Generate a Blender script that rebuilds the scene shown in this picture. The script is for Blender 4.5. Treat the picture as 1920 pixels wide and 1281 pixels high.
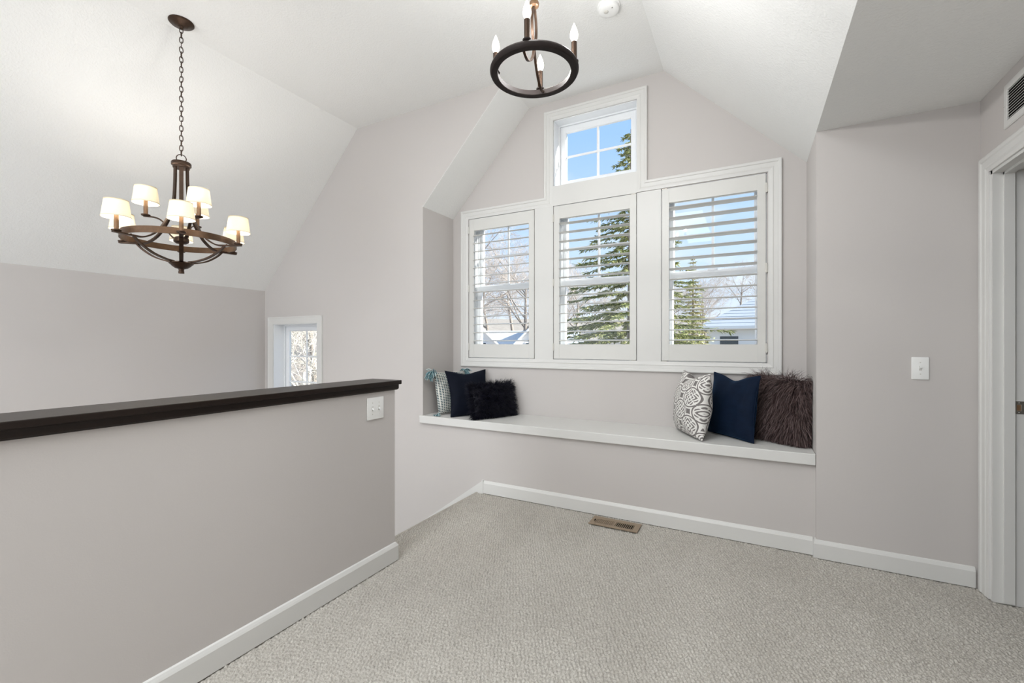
import bpy, bmesh, math, random
import numpy as np
from mathutils import Vector, Matrix, geometry

for o in list(bpy.data.objects):
    bpy.data.objects.remove(o, do_unlink=True)
SC = bpy.context.scene
COL = SC.collection
PI = math.pi
random.seed(7)

# ------------------------------------------------------------------ camera
YAW = math.atan(446 / 831.0)
cam_d = bpy.data.cameras.new('camera')
cam = bpy.data.objects.new('camera', cam_d)
COL.objects.link(cam)
cam.location = (0, 0, 1.215)
cam.rotation_euler = (PI / 2, 0, YAW)
cam_d.sensor_width = 36
cam_d.lens = 831 / 1920 * 36
cam_d.shift_y = 3.5 / 1920
cam_d.clip_start = 0.05
cam_d.clip_end = 500
SC.camera = cam

# ------------------------------------------------------------------ world
w = bpy.data.worlds.new('sky')
SC.world = w
w.use_nodes = True
nt = w.node_tree
nt.nodes.clear()
out = nt.nodes.new('ShaderNodeOutputWorld')
bg = nt.nodes.new('ShaderNodeBackground')
tc = nt.nodes.new('ShaderNodeTexCoord')
sx = nt.nodes.new('ShaderNodeSeparateXYZ')
rp = nt.nodes.new('ShaderNodeValToRGB')
nt.links.new(tc.outputs['Generated'], sx.inputs[0])
nt.links.new(sx.outputs['Z'], rp.inputs[0])
e = rp.color_ramp.elements
e[0].position = 0.0
e[0].color = (0.82, 0.86, 0.93, 1)
e[1].position = 0.42
e[1].color = (0.36, 0.58, 0.98, 1)
m_ = rp.color_ramp.elements.new(0.16)
m_.color = (0.60, 0.76, 1.0, 1)
cn = nt.nodes.new('ShaderNodeTexNoise')
cn.inputs['Scale'].default_value = 3.2
cn.inputs['Detail'].default_value = 5
cm = nt.nodes.new('ShaderNodeMapping')
cm.inputs['Scale'].default_value = (1, 1, 3.5)
nt.links.new(tc.outputs['Generated'], cm.inputs[0])
nt.links.new(cm.outputs[0], cn.inputs['Vector'])
cr = nt.nodes.new('ShaderNodeMapRange')
cr.inputs['From Min'].default_value = 0.56
cr.inputs['From Max'].default_value = 0.74
cr.inputs['To Max'].default_value = 0.55
nt.links.new(cn.outputs['Fac'], cr.inputs['Value'])
cx_ = nt.nodes.new('ShaderNodeMixRGB')
cx_.inputs['Color2'].default_value = (0.95, 0.96, 0.98, 1)
nt.links.new(cr.outputs[0], cx_.inputs['Fac'])
nt.links.new(rp.outputs[0], cx_.inputs['Color1'])
nt.links.new(cx_.outputs[0], bg.inputs['Color'])
bg.inputs['Strength'].default_value = 1.0
nt.links.new(bg.outputs[0], out.inputs[0])

# ------------------------------------------------------------------ sun, and fill lights added behind the camera
def light(name, kind, loc, rot, power, col=(1, 1, 1), **kw):
    d = bpy.data.lights.new(name, kind)
    d.energy = power
    d.color = col
    for k, v in kw.items():
        setattr(d, k, v)
    o = bpy.data.objects.new(name, d)
    o.location = loc
    o.rotation_euler = rot
    COL.objects.link(o)
    return o

SE, SA = math.radians(22), math.radians(12.5)
sun_dir = Vector((-math.cos(SE) * math.cos(SA), -math.cos(SE) * math.sin(SA), -math.sin(SE)))
light('sun', 'SUN', (20, 12, 12), sun_dir.to_track_quat('-Z', 'Y').to_euler(), 11.0, (1, 0.96, 0.90), angle=0.01)
light('rear_foyer_fill', 'AREA', (-3.2, -2.5, 1.2), (math.radians(90), 0, 0), 84, (0.88, 0.945, 1.0),
      shape='RECTANGLE', size=2.6, size_y=3.4)  # added fill on the foyer side; no window is built here
light('rear_loft_fill', 'AREA', (-0.6, -2.5, 1.55), (math.radians(90), 0, 0), 6, (0.93, 0.975, 1.0),
      shape='RECTANGLE', size=2.2, size_y=1.5)  # weak added fill from the rear of the landing, no window behind it
light('landing_fill', 'AREA', (-1.2, -1.0, 3.28), (0, 0, 0), 78, (0.92, 0.965, 1.0),
      shape='RECTANGLE', size=1.1, size_y=2.8)  # added overhead fill for carpet and half wall, no fixture modelled

VS = SC.view_settings
VS.view_transform = 'Standard'
VS.look = 'None'
VS.exposure = 0.26
VS.gamma = 1.0
VS.use_curve_mapping = False

# ------------------------------------------------------------------ helpers: materials
def srgb(r, g, b):
    def f(c):
        c /= 255.0
        return c / 12.92 if c <= 0.04045 else ((c + 0.055) / 1.055) ** 2.4
    return (f(r), f(g), f(b), 1)

class NT:
    """small node-building helper around one material"""
    def __init__(s, name):
        s.m = bpy.data.materials.new(name)
        s.m.use_nodes = True
        s.t = s.m.node_tree
        s.p = s.t.nodes['Principled BSDF']
        s.out = s.t.nodes['Material Output']
    def n(s, typ, **kw):
        nd = s.t.nodes.new(typ)
        for k, v in kw.items():
            if k.startswith('i_'):
                nd.inputs[k[2:].replace('_', ' ')].default_value = v
            else:
                setattr(nd, k, v)
        return nd
    def l(s, a, b):
        s.t.links.new(a, b)
    def math(s, op, a, b=None, c=None):
        nd = s.t.nodes.new('ShaderNodeMath')
        nd.operation = op
        for i, v in enumerate((a, b, c)):
            if v is None:
                continue
            if isinstance(v, (int, float)):
                nd.inputs[i].default_value = v
            else:
                s.l(v, nd.inputs[i])
        return nd.outputs[0]
    def mix(s, fac, a, b):
        nd = s.t.nodes.new('ShaderNodeMix')
        nd.data_type = 'RGBA'
        if isinstance(fac, (int, float)):
            nd.inputs['Factor'].default_value = fac
        else:
            s.l(fac, nd.inputs['Factor'])
        for k, v in (('A', a), ('B', b)):
            sock = [q for q in nd.inputs if q.name == k and q.type == 'RGBA'][0]
            if isinstance(v, tuple):
                sock.default_value = v
            else:
                s.l(v, sock)
        return [q for q in nd.outputs if q.type == 'RGBA'][0]
    def coord(s, kind='Object', scale=(1, 1, 1), rot=(0, 0, 0)):
        c = s.n('ShaderNodeTexCoord')
        mp = s.n('ShaderNodeMapping')
        mp.inputs['Scale'].default_value = scale
        mp.inputs['Rotation'].default_value = rot
        s.l(c.outputs[kind], mp.inputs[0])
        return mp.outputs[0]
    def noise(s, vec, scale, detail=3, rough=0.5):
        nd = s.n('ShaderNodeTexNoise')
        nd.inputs['Scale'].default_value = scale
        nd.inputs['Detail'].default_value = detail
        nd.inputs['Roughness'].default_value = rough
        s.l(vec, nd.inputs['Vector'])
        return nd.outputs['Fac']
    def bump(s, h, strength, dist):
        nd = s.n('ShaderNodeBump')
        nd.inputs['Strength'].default_value = strength
        nd.inputs['Distance'].default_value = dist
        s.l(h, nd.inputs['Height'])
        s.l(nd.outputs[0], s.p.inputs['Normal'])
    def set(s, col=None, rough=None, metal=None, spec=None):
        if col is not None:
            s.p.inputs['Base Color'].default_value = col
        if rough is not None:
            s.p.inputs['Roughness'].default_value = rough
        if metal is not None:
            s.p.inputs['Metallic'].default_value = metal
        if spec is not None:
            s.p.inputs['Specular IOR Level'].default_value = spec

def painted(name, col, rough=0.6, spec=0.3, var=0.02, nscale=3.0, bscale=0, bstr=0.1, bdist=0.002, bdetail=2):
    t = NT(name)
    t.set(rough=rough, spec=spec)
    v = t.coord()
    f = t.noise(v, nscale, 2)
    a = tuple(c * (1 - var) for c in col[:3]) + (1,)
    b = tuple(min(1, c * (1 + var)) for c in col[:3]) + (1,)
    t.l(t.mix(f, a, b), t.p.inputs['Base Color'])
    if bscale:
        t.bump(t.noise(v, bscale, bdetail), bstr, bdist)
    return t.m

M = {}
M['wall'] = painted('wall_paint', srgb(202, 197, 194), 0.75, 0.2, 0.012, 1.5, 260, 0.12, 0.0015)
M['trim'] = painted('trim_paint', srgb(219, 218, 215), 0.4, 0.4, 0.008)
M['shutter'] = painted('shutter_paint', srgb(217, 216, 212), 0.38, 0.4, 0.008)
M['vinyl'] = painted('window_vinyl', srgb(240, 242, 244), 0.35, 0.4, 0.006)
M['plastic'] = painted('switch_plastic', srgb(244, 244, 242), 0.3, 0.45, 0.004)

def ceiling_mat():
    t = NT('knockdown_ceiling_paint')
    t.set(srgb(242, 242, 240), 0.9, spec=0.15)
    v = t.coord()
    n1 = t.noise(v, 80, 4, 0.55)
    r = t.n('ShaderNodeMapRange')
    r.inputs['From Min'].default_value = 0.44
    r.inputs['From Max'].default_value = 0.60
    t.l(n1, r.inputs['Value'])
    t.bump(r.outputs[0], 0.26, 0.003)
    return t.m
M['ceiling'] = ceiling_mat()

def carpet_mat():
    t = NT('loop_carpet')
    t.set(rough=1.0, spec=0.02)
    v = t.coord()
    fine = t.noise(v, 150, 3, 0.7)
    mr = t.n('ShaderNodeMapRange')
    mr.inputs['From Min'].default_value = 0.34
    mr.inputs['From Max'].default_value = 0.62
    t.l(fine, mr.inputs['Value'])
    fine = mr.outputs[0]
    mid = t.noise(v, 5.0, 4, 0.6)
    big = t.noise(t.coord(scale=(1.0, 0.55, 1), rot=(0, 0, 0.5)), 2.6, 3, 0.55)
    c1 = t.mix(fine, srgb(170, 164, 155), srgb(232, 228, 220))
    c2 = t.mix(t.math('MULTIPLY', big, 0.6), c1, srgb(150, 143, 134))
    c3 = t.mix(t.math('MULTIPLY', mid, 0.25), c2, srgb(198, 193, 185))
    t.l(c3, t.p.inputs['Base Color'])
    t.bump(fine, 0.6, 0.003)
    return t.m
M['carpet'] = carpet_mat()

def wood_mat(name, a, b, rough=0.32, axis=1):
    t = NT(name)
    t.set(rough=rough, spec=0.5)
    sc = [60, 60, 60]
    sc[axis] = 2.0
    v = t.coord(scale=tuple(sc))
    f = t.noise(v, 1.0, 5, 0.65)
    t.l(t.mix(f, a, b), t.p.inputs['Base Color'])
    t.bump(f, 0.08, 0.002)
    return t.m
M['darkwood'] = wood_mat('dark_stained_wood', (0.006, 0.0035, 0.0028, 1), (0.020, 0.011, 0.007, 1), 0.36)
M['darkwood'].node_tree.nodes['Principled BSDF'].inputs['Specular IOR Level'].default_value = 0.28

def metal_mat(name, a, b, rough, metal=0.9):
    t = NT(name)
    t.set(rough=rough, metal=metal)
    f = t.noise(t.coord(), 40, 4, 0.6)
    t.l(t.mix(f, a, b), t.p.inputs['Base Color'])
    return t.m
M['bronze'] = metal_mat('oil_rubbed_bronze', (0.030, 0.019, 0.013, 1), (0.085, 0.050, 0.032, 1), 0.42, 0.75)
M['bronze_light'] = metal_mat('brushed_bronze', (0.10, 0.060, 0.035, 1), (0.22, 0.13, 0.075, 1), 0.4, 0.75)
M['bronze_ring'] = metal_mat('warm_bronze_band', (0.060, 0.034, 0.019, 1), (0.13, 0.075, 0.042, 1), 0.38, 0.75)
M['dark_ring'] = metal_mat('dark_bronze_ring', (0.014, 0.010, 0.009, 1), (0.028, 0.020, 0.018, 1), 0.6, 0.0)
M['dark_ring'].node_tree.nodes['Principled BSDF'].inputs['Specular IOR Level'].default_value = 0.18
M['steel'] = metal_mat('brushed_nickel', (0.30, 0.28, 0.25, 1), (0.42, 0.40, 0.36, 1), 0.35)
M['register'] = metal_mat('tan_register_paint', srgb(140, 122, 102), srgb(158, 140, 118), 0.5, 0.15)
M['void'] = painted('dark_duct', (0.012, 0.010, 0.009, 1), 0.9, 0.05)
M['hinge'] = painted('hinge_paint', srgb(214, 212, 206), 0.35, 0.5)

def glass_mat():
    t = NT('window_glass')
    t.t.nodes.remove(t.p)
    tr = t.n('ShaderNodeBsdfTransparent')
    tr.inputs[0].default_value = (0.97, 0.985, 0.98, 1)
    gl = t.n('ShaderNodeBsdfGlossy')
    gl.inputs['Roughness'].default_value = 0.02
    lw_ = t.n('ShaderNodeLayerWeight')
    lw_.inputs['Blend'].default_value = 0.5
    fac = t.math('ADD', 0.012, t.math('MULTIPLY', t.math('POWER', lw_.outputs['Facing'], 4.0), 0.4))
    mx = t.n('ShaderNodeMixShader')
    t.l(fac, mx.inputs[0])
    t.l(tr.outputs[0], mx.inputs[1])
    t.l(gl.outputs[0], mx.inputs[2])
    t.l(mx.outputs[0], t.out.inputs[0])
    return t.m
M['glass'] = glass_mat()

def shade_mat():
    t = NT('linen_lamp_shade')
    v = t.coord(scale=(1, 1, 1))
    f = t.noise(v, 300, 2)
    c = t.mix(f, srgb(240, 232, 212), srgb(252, 247, 234))
    t.set(rough=0.9, spec=0.05)
    t.l(c, t.p.inputs['Base Color'])
    tl = t.n('ShaderNodeBsdfTranslucent')
    t.l(c, tl.inputs[0])
    mx = t.n('ShaderNodeMixShader')
    mx.inputs[0].default_value = 0.30
    t.l(t.p.outputs[0], mx.inputs[1])
    t.l(tl.outputs[0], mx.inputs[2])
    t.l(mx.outputs[0], t.out.inputs[0])
    return t.m
M['shade'] = shade_mat()
M['shade_tape'] = painted('shade_edge_tape', srgb(214, 202, 176), 0.9, 0.05)

def emit_mat(name, col, s):
    t = NT(name)
    t.set(col, 0.3)
    t.p.inputs['Emission Color'].default_value = col
    t.p.inputs['Emission Strength'].default_value = s
    return t.m
def bulb_mat():
    # clear lamp glass: partly see-through envelope glowing from the filament
    t = NT('lit_bulb')
    t.t.nodes.remove(t.p)
    f = t.noise(t.coord(), 30, 1)
    em = t.n('ShaderNodeEmission')
    em.inputs['Strength'].default_value = 8.0
    t.l(t.mix(f, (1.0, 0.90, 0.76, 1), (1.0, 0.94, 0.84, 1)), em.inputs['Color'])
    tr = t.n('ShaderNodeBsdfTransparent')
    mx = t.n('ShaderNodeMixShader')
    mx.inputs[0].default_value = 0.4
    t.l(tr.outputs[0], mx.inputs[1])
    t.l(em.outputs[0], mx.inputs[2])
    t.l(mx.outputs[0], t.out.inputs[0])
    return t.m
M['bulb'] = bulb_mat()

# ------------------------------------------------------------------ helpers: meshes
class MB:
    def __init__(s):
        s.v = []
        s.f = []
    def add(s, vs, fs):
        o = len(s.v)
        s.v += [tuple(p) for p in vs]
        s.f += [tuple(i + o for i in f) for f in fs]
        return s
    def box(s, a, b):
        x0, y0, z0 = a
        x1, y1, z1 = b
        if x0 > x1: x0, x1 = x1, x0
        if y0 > y1: y0, y1 = y1, y0
        if z0 > z1: z0, z1 = z1, z0
        return s.add([(x0, y0, z0), (x1, y0, z0), (x1, y1, z0), (x0, y1, z0), (x0, y0, z1), (x1, y0, z1), (x1, y1, z1), (x0, y1, z1)],
                     [(0, 3, 2, 1), (4, 5, 6, 7), (0, 1, 5, 4), (1, 2, 6, 5), (2, 3, 7, 6), (3, 0, 4, 7)])
    def bbox(s, a, b, r):
        """box with chamfered edges"""
        lo = [min(p, q) for p, q in zip(a, b)]
        hi = [max(p, q) for p, q in zip(a, b)]
        bm = bmesh.new()
        bmesh.ops.create_cube(bm, size=1)
        for q in bm.verts:
            q.co = Vector([(lo[i] + hi[i]) / 2 + q.co[i] * (hi[i] - lo[i]) for i in range(3)])
        bmesh.ops.bevel(bm, geom=bm.edges[:], offset=r, segments=2, affect='EDGES', profile=0.6)
        bm.verts.index_update()
        s.add([tuple(q.co) for q in bm.verts], [tuple(q.index for q in f.verts) for f in bm.faces])
        bm.free()
        return s
    def prism(s, outer, holes, axis, a0, a1):
        """2-D polygon (with holes) extruded along axis; 2-D coordinates are the two other axes in order"""
        loops = [outer] + list(holes)
        def P(p, a):
            if axis == 0: return (a, p[0], p[1])
            if axis == 1: return (p[0], a, p[1])
            return (p[0], p[1], a)
        flat = [p for lp in loops for p in lp]
        n = len(flat)
        tri = geometry.tessellate_polygon([[Vector((p[0], p[1], 0)) for p in lp] for lp in loops])
        vs = [P(p, a0) for p in flat] + [P(p, a1) for p in flat]
        fs = []
        for t in tri:
            fs.append(tuple(t))
            fs.append(tuple(i + n for i in reversed(t)))
        k = 0
        for lp in loops:
            m = len(lp)
            for i in range(m):
                j = (i + 1) % m
                fs.append((k + i, k + j, n + k + j, n + k + i))
            k += m
        return s.add(vs, fs)
    def tube(s, path, rad, n=8, cap=True, flat=None):
        """tube along a path; flat=(width, thickness, up) makes a strap instead"""
        path = [Vector(p) for p in path]
        m = len(path)
        rs = rad if isinstance(rad, (list, tuple)) else [rad] * m
        vs = []
        prev = None
        for i, p in enumerate(path):
            d = (path[min(i + 1, m - 1)] - path[max(i - 1, 0)]).normalized()
            if flat:
                side = Vector(flat[2])
                side = (side - d * side.dot(d)).normalized()
                nn = d.cross(side)
                w2, t2 = flat[0] / 2, flat[1] / 2
                for a, b in ((-w2, -t2), (w2, -t2), (w2, t2), (-w2, t2)):
                    vs.append(p + side * a + nn * b)
            else:
                if prev is None:
                    ref = Vector((0, 0, 1)) if abs(d.z) < 0.9 else Vector((1, 0, 0))
                    u = d.cross(ref).normalized()
                else:
                    u = (prev - d * prev.dot(d)).normalized()
                prev = u
                q = d.cross(u)
                for k in range(n):
                    a = 2 * PI * k / n
                    vs.append(p + (u * math.cos(a) + q * math.sin(a)) * rs[i])
        c = 4 if flat else n
        fs = []
        for i in range(m - 1):
            for k in range(c):
                k2 = (k + 1) % c
                fs.append((i * c + k, i * c + k2, (i + 1) * c + k2, (i + 1) * c + k))
        if cap:
            fs.append(tuple(range(c - 1, -1, -1)))
            fs.append(tuple(range((m - 1) * c, m * c)))
        return s.add(vs, fs)
    def lathe(s, prof, n=24, c=(0, 0, 0), closed=False):
        vs = []
        for r, z in prof:
            for k in range(n):
                a = 2 * PI * k / n
                vs.append((c[0] + r * math.cos(a), c[1] + r * math.sin(a), c[2] + z))
        fs = []
        m = len(prof)
        rng = m if closed else m - 1
        for i in range(rng):
            j = (i + 1) % m
            for k in range(n):
                k2 = (k + 1) % n
                fs.append((i * n + k, i * n + k2, j * n + k2, j * n + k))
        if not closed:
            if prof[0][0] > 1e-6:
                fs.append(tuple(range(n - 1, -1, -1)))
            if prof[-1][0] > 1e-6:
                fs.append(tuple(range((m - 1) * n, m * n)))
        return s.add(vs, fs)
    def sweep(s, path, prof, plane, base, closed=True, sgn=1):
        """mitred moulding: path = 2-D points, prof = (inward offset, height); plane 'xz' or 'yz' (height along -y / -x)"""
        n = len(path)
        rings = []
        for off, h in prof:
            ring = []
            for i in range(n):
                p = Vector(path[i])
                def nrm(a, b):
                    d = (Vector(b) - Vector(a)).normalized()
                    return Vector((-d.y, d.x)) * sgn
                if closed or 0 < i < n - 1:
                    n1 = nrm(path[i - 1], path[i])
                    n2 = nrm(path[i], path[(i + 1) % n])
                    mm = (n1 + n2).normalized()
                    q = p + mm * (off / max(0.2, mm.dot(n1)))
                elif i == 0:
                    q = p + nrm(path[0], path[1]) * off
                else:
                    q = p + nrm(path[-2], path[-1]) * off
                if plane == 'xz':
                    ring.append((q.x, base - h, q.y))
                elif plane == 'yz':
                    ring.append((base - h, q.x, q.y))
                else:
                    ring.append((q.x, q.y, base + h))
            rings.append(ring)
        vs = [p for r in rings for p in r]
        fs = []
        m = len(prof)
        seg = n if closed else n - 1
        for a in range(m):
            b = (a + 1) % m
            for i in range(seg):
                j = (i + 1) % n
                fs.append((a * n + i, a * n + j, b * n + j, b * n + i))
        if not closed:
            fs.append(tuple(a * n for a in range(m)))
            fs.append(tuple(a * n + n - 1 for a in reversed(range(m))))
        return s.add(vs, fs)

def wloc(o):
    p = Vector((0, 0, 0))
    while o is not None:
        p += o.location
        o = o.parent
    return p

def obj(name, mb, mat, parent=None, smooth=False, local=False, angle=40, recalc=True):
    me = bpy.data.meshes.new(name)
    vs = mb.v
    if parent is not None and not local:
        p = wloc(parent)
        vs = [(a - p.x, b - p.y, c - p.z) for a, b, c in vs]
    me.from_pydata(vs, [], mb.f)
    if recalc:
        bm = bmesh.new()
        bm.from_mesh(me)
        bmesh.ops.recalc_face_normals(bm, faces=bm.faces[:])
        bm.to_mesh(me)
        bm.free()
    if smooth:
        me.polygons.foreach_set('use_smooth', [True] * len(me.polygons))
        if angle < 180:
            me.set_sharp_from_angle(angle=math.radians(angle))
    me.materials.append(M[mat] if isinstance(mat, str) else mat)
    o = bpy.data.objects.new(name, me)
    COL.objects.link(o)
    o.parent = parent
    return o

def empty(name, loc=(0, 0, 0), rot=(0, 0, 0), parent=None):
    o = bpy.data.objects.new(name, None)
    o.location = loc
    o.rotation_euler = rot
    o.empty_display_size = 0.05
    COL.objects.link(o)
    o.parent = parent
    return o

def tag(o, label, cat, group=None):
    o['label'] = label
    o['category'] = cat
    if group:
        o['group'] = group
    return o

def struct(o, label=None, cat=None):
    o['kind'] = 'structure'
    if label:
        o['label'] = label
    if cat:
        o['category'] = cat
    return o

def copy_tree(o, parent=None):
    c = o.copy()
    COL.objects.link(c)
    c.parent = parent
    for ch in list(o.children):
        copy_tree(ch, c)
    return c

# ------------------------------------------------------------------ main dimensions (metres)
W = 3.075        # wall with the window seat and the stairs
WR = 3.045       # wall by the door, 3 cm proud of it
YB = 3.53        # window wall at the back of the alcove
XL = -2.543      # alcove left side
XR = 0.333       # alcove right side
XD = 1.01        # door wall
XF = -4.80       # far wall of the foyer
ZH = 3.297       # high flat ceiling
ZL = 2.42        # low flat ceiling and foot of the dormer slopes
YR = -2.6        # rear wall
HX = -1.76       # half wall face
HY = 1.885       # half wall end
NX = -1.97       # top stair nosing
ZF = -2.22       # foyer floor

# ------------------------------------------------------------------ shell
def carpet_floor():
    mb = MB()
    mb.box((NX - 0.0, YR, -0.25), (XD + 0.0, W + 0.2, -0.017))
    mb.box((XD, 1.9, -0.25), (XD + 1.6, W + 0.2, -0.012))
    return struct(obj('floor', mb, 'carpet'), 'beige grey looped pile carpet on the landing', 'carpet')
floor = carpet_floor()

def carpet_pile():
    # real relief of the loop pile: rows of short staggered cables, finer in the near field of the landing
    x0, x1, y0, y1 = NX, XD + 0.15, 0.55, W
    st = 0.0037
    xs = np.arange(x0, x1 + st, st)
    ys = np.arange(y0, y1 + st, st)
    X, Y = np.meshgrid(xs, ys)
    rng = np.random.default_rng(3)
    a = math.radians(-62)
    U = X * math.cos(a) + Y * math.sin(a)
    V = -X * math.sin(a) + Y * math.cos(a)
    V = V + 0.0025 * np.sin(U * 90 + 3 * np.sin(V * 21))
    p, q = 0.0150, 0.0210
    row = np.floor(V / p)
    jit = (np.sin(row * 12.9898) * 43758.5453) % 1.0
    cu = U / q + jit
    col = np.floor(cu)
    h1 = np.abs(np.sin(PI * V / p)) ** 0.5
    h2 = np.abs(np.sin(PI * cu)) ** 0.45
    rnd = (np.sin(row * 78.233 + col * 37.719) * 43758.5453) % 1.0
    Z = -0.0135 + 0.0135 * h1 * (0.25 + 0.75 * h2) * (0.5 + 0.5 * rnd) + rng.normal(0, 0.0007, X.shape)
    # flatten at the edges against skirting
    ny, nx = X.shape
    vs = np.stack([np.minimum(X, x1), np.minimum(Y, y1), Z], -1).reshape(-1, 3)
    idx = np.arange(nx * ny).reshape(ny, nx)
    fs = np.stack([idx[:-1, :-1], idx[:-1, 1:], idx[1:, 1:], idx[1:, :-1]], -1).reshape(-1, 4)
    me = bpy.data.meshes.new('carpet_pile')
    me.vertices.add(len(vs))
    me.vertices.foreach_set('co', vs.astype(np.float32).ravel())
    me.loops.add(fs.size)
    me.loops.foreach_set('vertex_index', fs.astype(np.int32).ravel())
    me.polygons.add(len(fs))
    me.polygons.foreach_set('loop_start', np.arange(0, fs.size, 4, dtype=np.int32))
    me.polygons.foreach_set('loop_total', np.full(len(fs), 4, dtype=np.int32))
    me.polygons.foreach_set('use_smooth', np.ones(len(fs), dtype=bool))
    me.update(calc_edges=True)
    me.materials.append(M['carpet'])
    o = bpy.data.objects.new('carpet_pile', me)
    COL.objects.link(o)
    o.parent = floor
    o['kind'] = 'stuff'
carpet_pile()

mb = MB()
mb.box((NX - 0.0, YR, -0.017), (XD, 0.55, -0.003))
obj('carpet_pile', mb, 'carpet', floor)['kind'] = 'stuff'

# staircase falling away behind the half wall
stairs = struct(empty('stairs', (NX, HY, 0)), 'carpeted stairs going down behind the half wall', 'stairs')
mb0 = None
for k in range(11):
    mb = MB()
    x1 = NX - 0.255 * k
    z = -0.185 * (k + 1)
    mb.bbox((x1 - 0.275, HY + 0.0, z - 0.16), (x1, W, z), 0.012)
    obj('tread', mb, 'carpet', stairs)
# rounded carpet nosing of the landing
mb = MB()
mb.tube([(NX + 0.0, HY + 0.01, -0.016), (NX + 0.0, W, -0.016)], 0.016, 10)
obj('nosing', mb, 'carpet', floor, smooth=True)

mb = MB()
mb.box((XF - 0.15, YR, ZF - 0.2), (NX, W + 0.2, ZF))
struct(obj('floor_foyer', mb, wood_mat('foyer_oak', (0.22, 0.13, 0.07, 1), (0.34, 0.21, 0.12, 1), 0.35)), 'foyer floor below the landing', 'floor')

# wall W : foyer end wall + apron under the seat, hole for the small window
SW = dict(x0=-4.64, x1=-3.925, z0=-0.414, z1=1.425)
outer = [(XF - 0.15, ZF), (NX, ZF), (NX, -0.25), (XR + 0.03, -0.25), (XR + 0.03, 0.515), (XL - 0.002, 0.515), (XL - 0.002, ZL + 0.002), (-1.7225, ZH + 0.001), (-1.7225, ZH + 0.1), (XF - 0.15, ZH + 0.1)]
hole = [(SW['x0'], SW['z0']), (SW['x1'], SW['z0']), (SW['x1'], SW['z1']), (SW['x0'], SW['z1'])]
mb = MB().prism(outer, [hole], 1, W, W + 0.20)
wall_front = struct(obj('wall_front', mb, 'wall'), 'grey painted end wall with the small window and seat apron', 'wall')

# wall beside the door, slightly proud
mb = MB().prism([(XR, WR), (XD + 1.6, WR), (XD + 1.6, WR + 0.22), (XR + 0.15, WR + 0.22), (XR + 0.15, YB + 0.2), (XR, YB + 0.2)], [], 2, -0.25, ZL + 0.05)
struct(obj('wall_right', mb, 'wall'), 'grey painted wall between the window seat and the doorway', 'wall')

# alcove left cheek
mb = MB().box((XL - 0.15, W + 0.001, 0.4), (XL, YB + 0.2, ZL + 0.02))
struct(obj('wall_alcove', mb, 'wall'), 'narrow side wall of the window alcove', 'wall')

# window wall with four openings
WIN = [(-2.356, -1.662, 1.076, 2.394), (-1.489, -0.777, 1.076, 2.394), (-0.598, 0.104, 1.076, 2.394), (-1.490, -0.781, 2.563, 3.131)]
outer = [(XL - 0.15, 0.40), (XR + 0.15, 0.40), (XR + 0.15, ZH + 0.15), (XL - 0.15, ZH + 0.15)]
holes = [[(a, c), (b, c), (b, d), (a, d)] for a, b, c, d in WIN]
mb = MB().prism(outer, holes, 1, YB, YB + 0.19)
struct(obj('wall_window', mb, 'wall'), 'grey gabled wall behind the window seat', 'wall')

# door wall
DY0, DY1, DZ = 2.17, 2.933, 2.035
mb = MB().prism([(YR, -0.25), (DY0, -0.25), (DY0, DZ), (DY1, DZ), (DY1, -0.25), (WR + 0.02, -0.25), (WR + 0.02, ZL + 0.15), (YR, ZL + 0.15)], [], 0, XD, XD + 0.125)
struct(obj('wall_door', mb, 'wall'), 'grey painted wall with the white cased doorway', 'wall')
mb = MB().box((XD + 1.5, 1.9, -0.2), (XD + 1.6, WR + 0.1, ZL + 0.1)).box((XD + 0.125, 1.9, ZL - 0.02), (XD + 1.6, WR + 0.1, ZL + 0.1)).box((XD + 0.12, 1.85, -0.2), (XD + 1.6, 1.9, ZL + 0.1))
struct(obj('wall_beyond', mb, 'wall'), 'wall of the room beyond the doorway', 'wall')

# foyer far wall, rear walls
mb = MB().box((XF - 0.15, YR - 0.15, ZF), (XF, W + 0.1, 2.3))
struct(obj('wall_left', mb, 'wall'), 'tall pale wall across the foyer behind the chandelier', 'wall')
mb = MB().box((XF - 0.15, YR - 0.15, ZF), (XD + 0.2, YR, ZH + 0.2))
struct(obj('wall_back', mb, 'wall'), 'rear wall of the landing and foyer', 'wall')
mb = MB().box((NX - 0.02, YR, ZF), (NX + 0.1, HY, -0.2)).box((NX - 0.0, HY, ZF), (NX + 0.1, W, -0.2))
struct(obj('wall_understair', mb, 'wall'), 'foyer wall below the landing edge', 'wall')

# ceilings
T = 0.13
mb = MB()
prof = [(XF - 0.2, 1.802 - 0.206), (-3.351, ZH), (-0.578, ZH), (XR, ZL), (XD + 0.2, ZL), (XD + 0.2, ZL + T), (XR + 0.06, ZL + T), (-0.5, ZH + T), (-3.42, ZH + T), (XF - 0.2, 1.802 + T)]
mb.prism(prof, [], 1, YR - 0.1, WR + 0.012)
prof2 = [(XL - 0.01, ZL - 0.0107), (-1.72, ZH), (-0.578, ZH), (XR + 0.01, ZL - 0.0096), (XR + 0.1, ZL + T), (-0.5, ZH + T), (-1.8, ZH + T), (XL - 0.1, ZL + T)]
mb.prism(prof2, [], 1, W + 0.0005, YB + 0.18)
prof3 = [(-3.351, ZH), (-0.578, ZH), (XR, ZL), (XR + 0.06, ZL + T), (-0.5, ZH + T), (-3.42, ZH + T)]
mb.prism([(XF - 0.2, 1.802 - 0.206)] + prof3 + [(XF - 0.2, 1.802 + T)], [], 1, WR + 0.012, W + 0.0)
struct(obj('ceiling', mb, 'ceiling'), 'white textured vaulted ceiling with sloped sides', 'ceiling')

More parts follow.
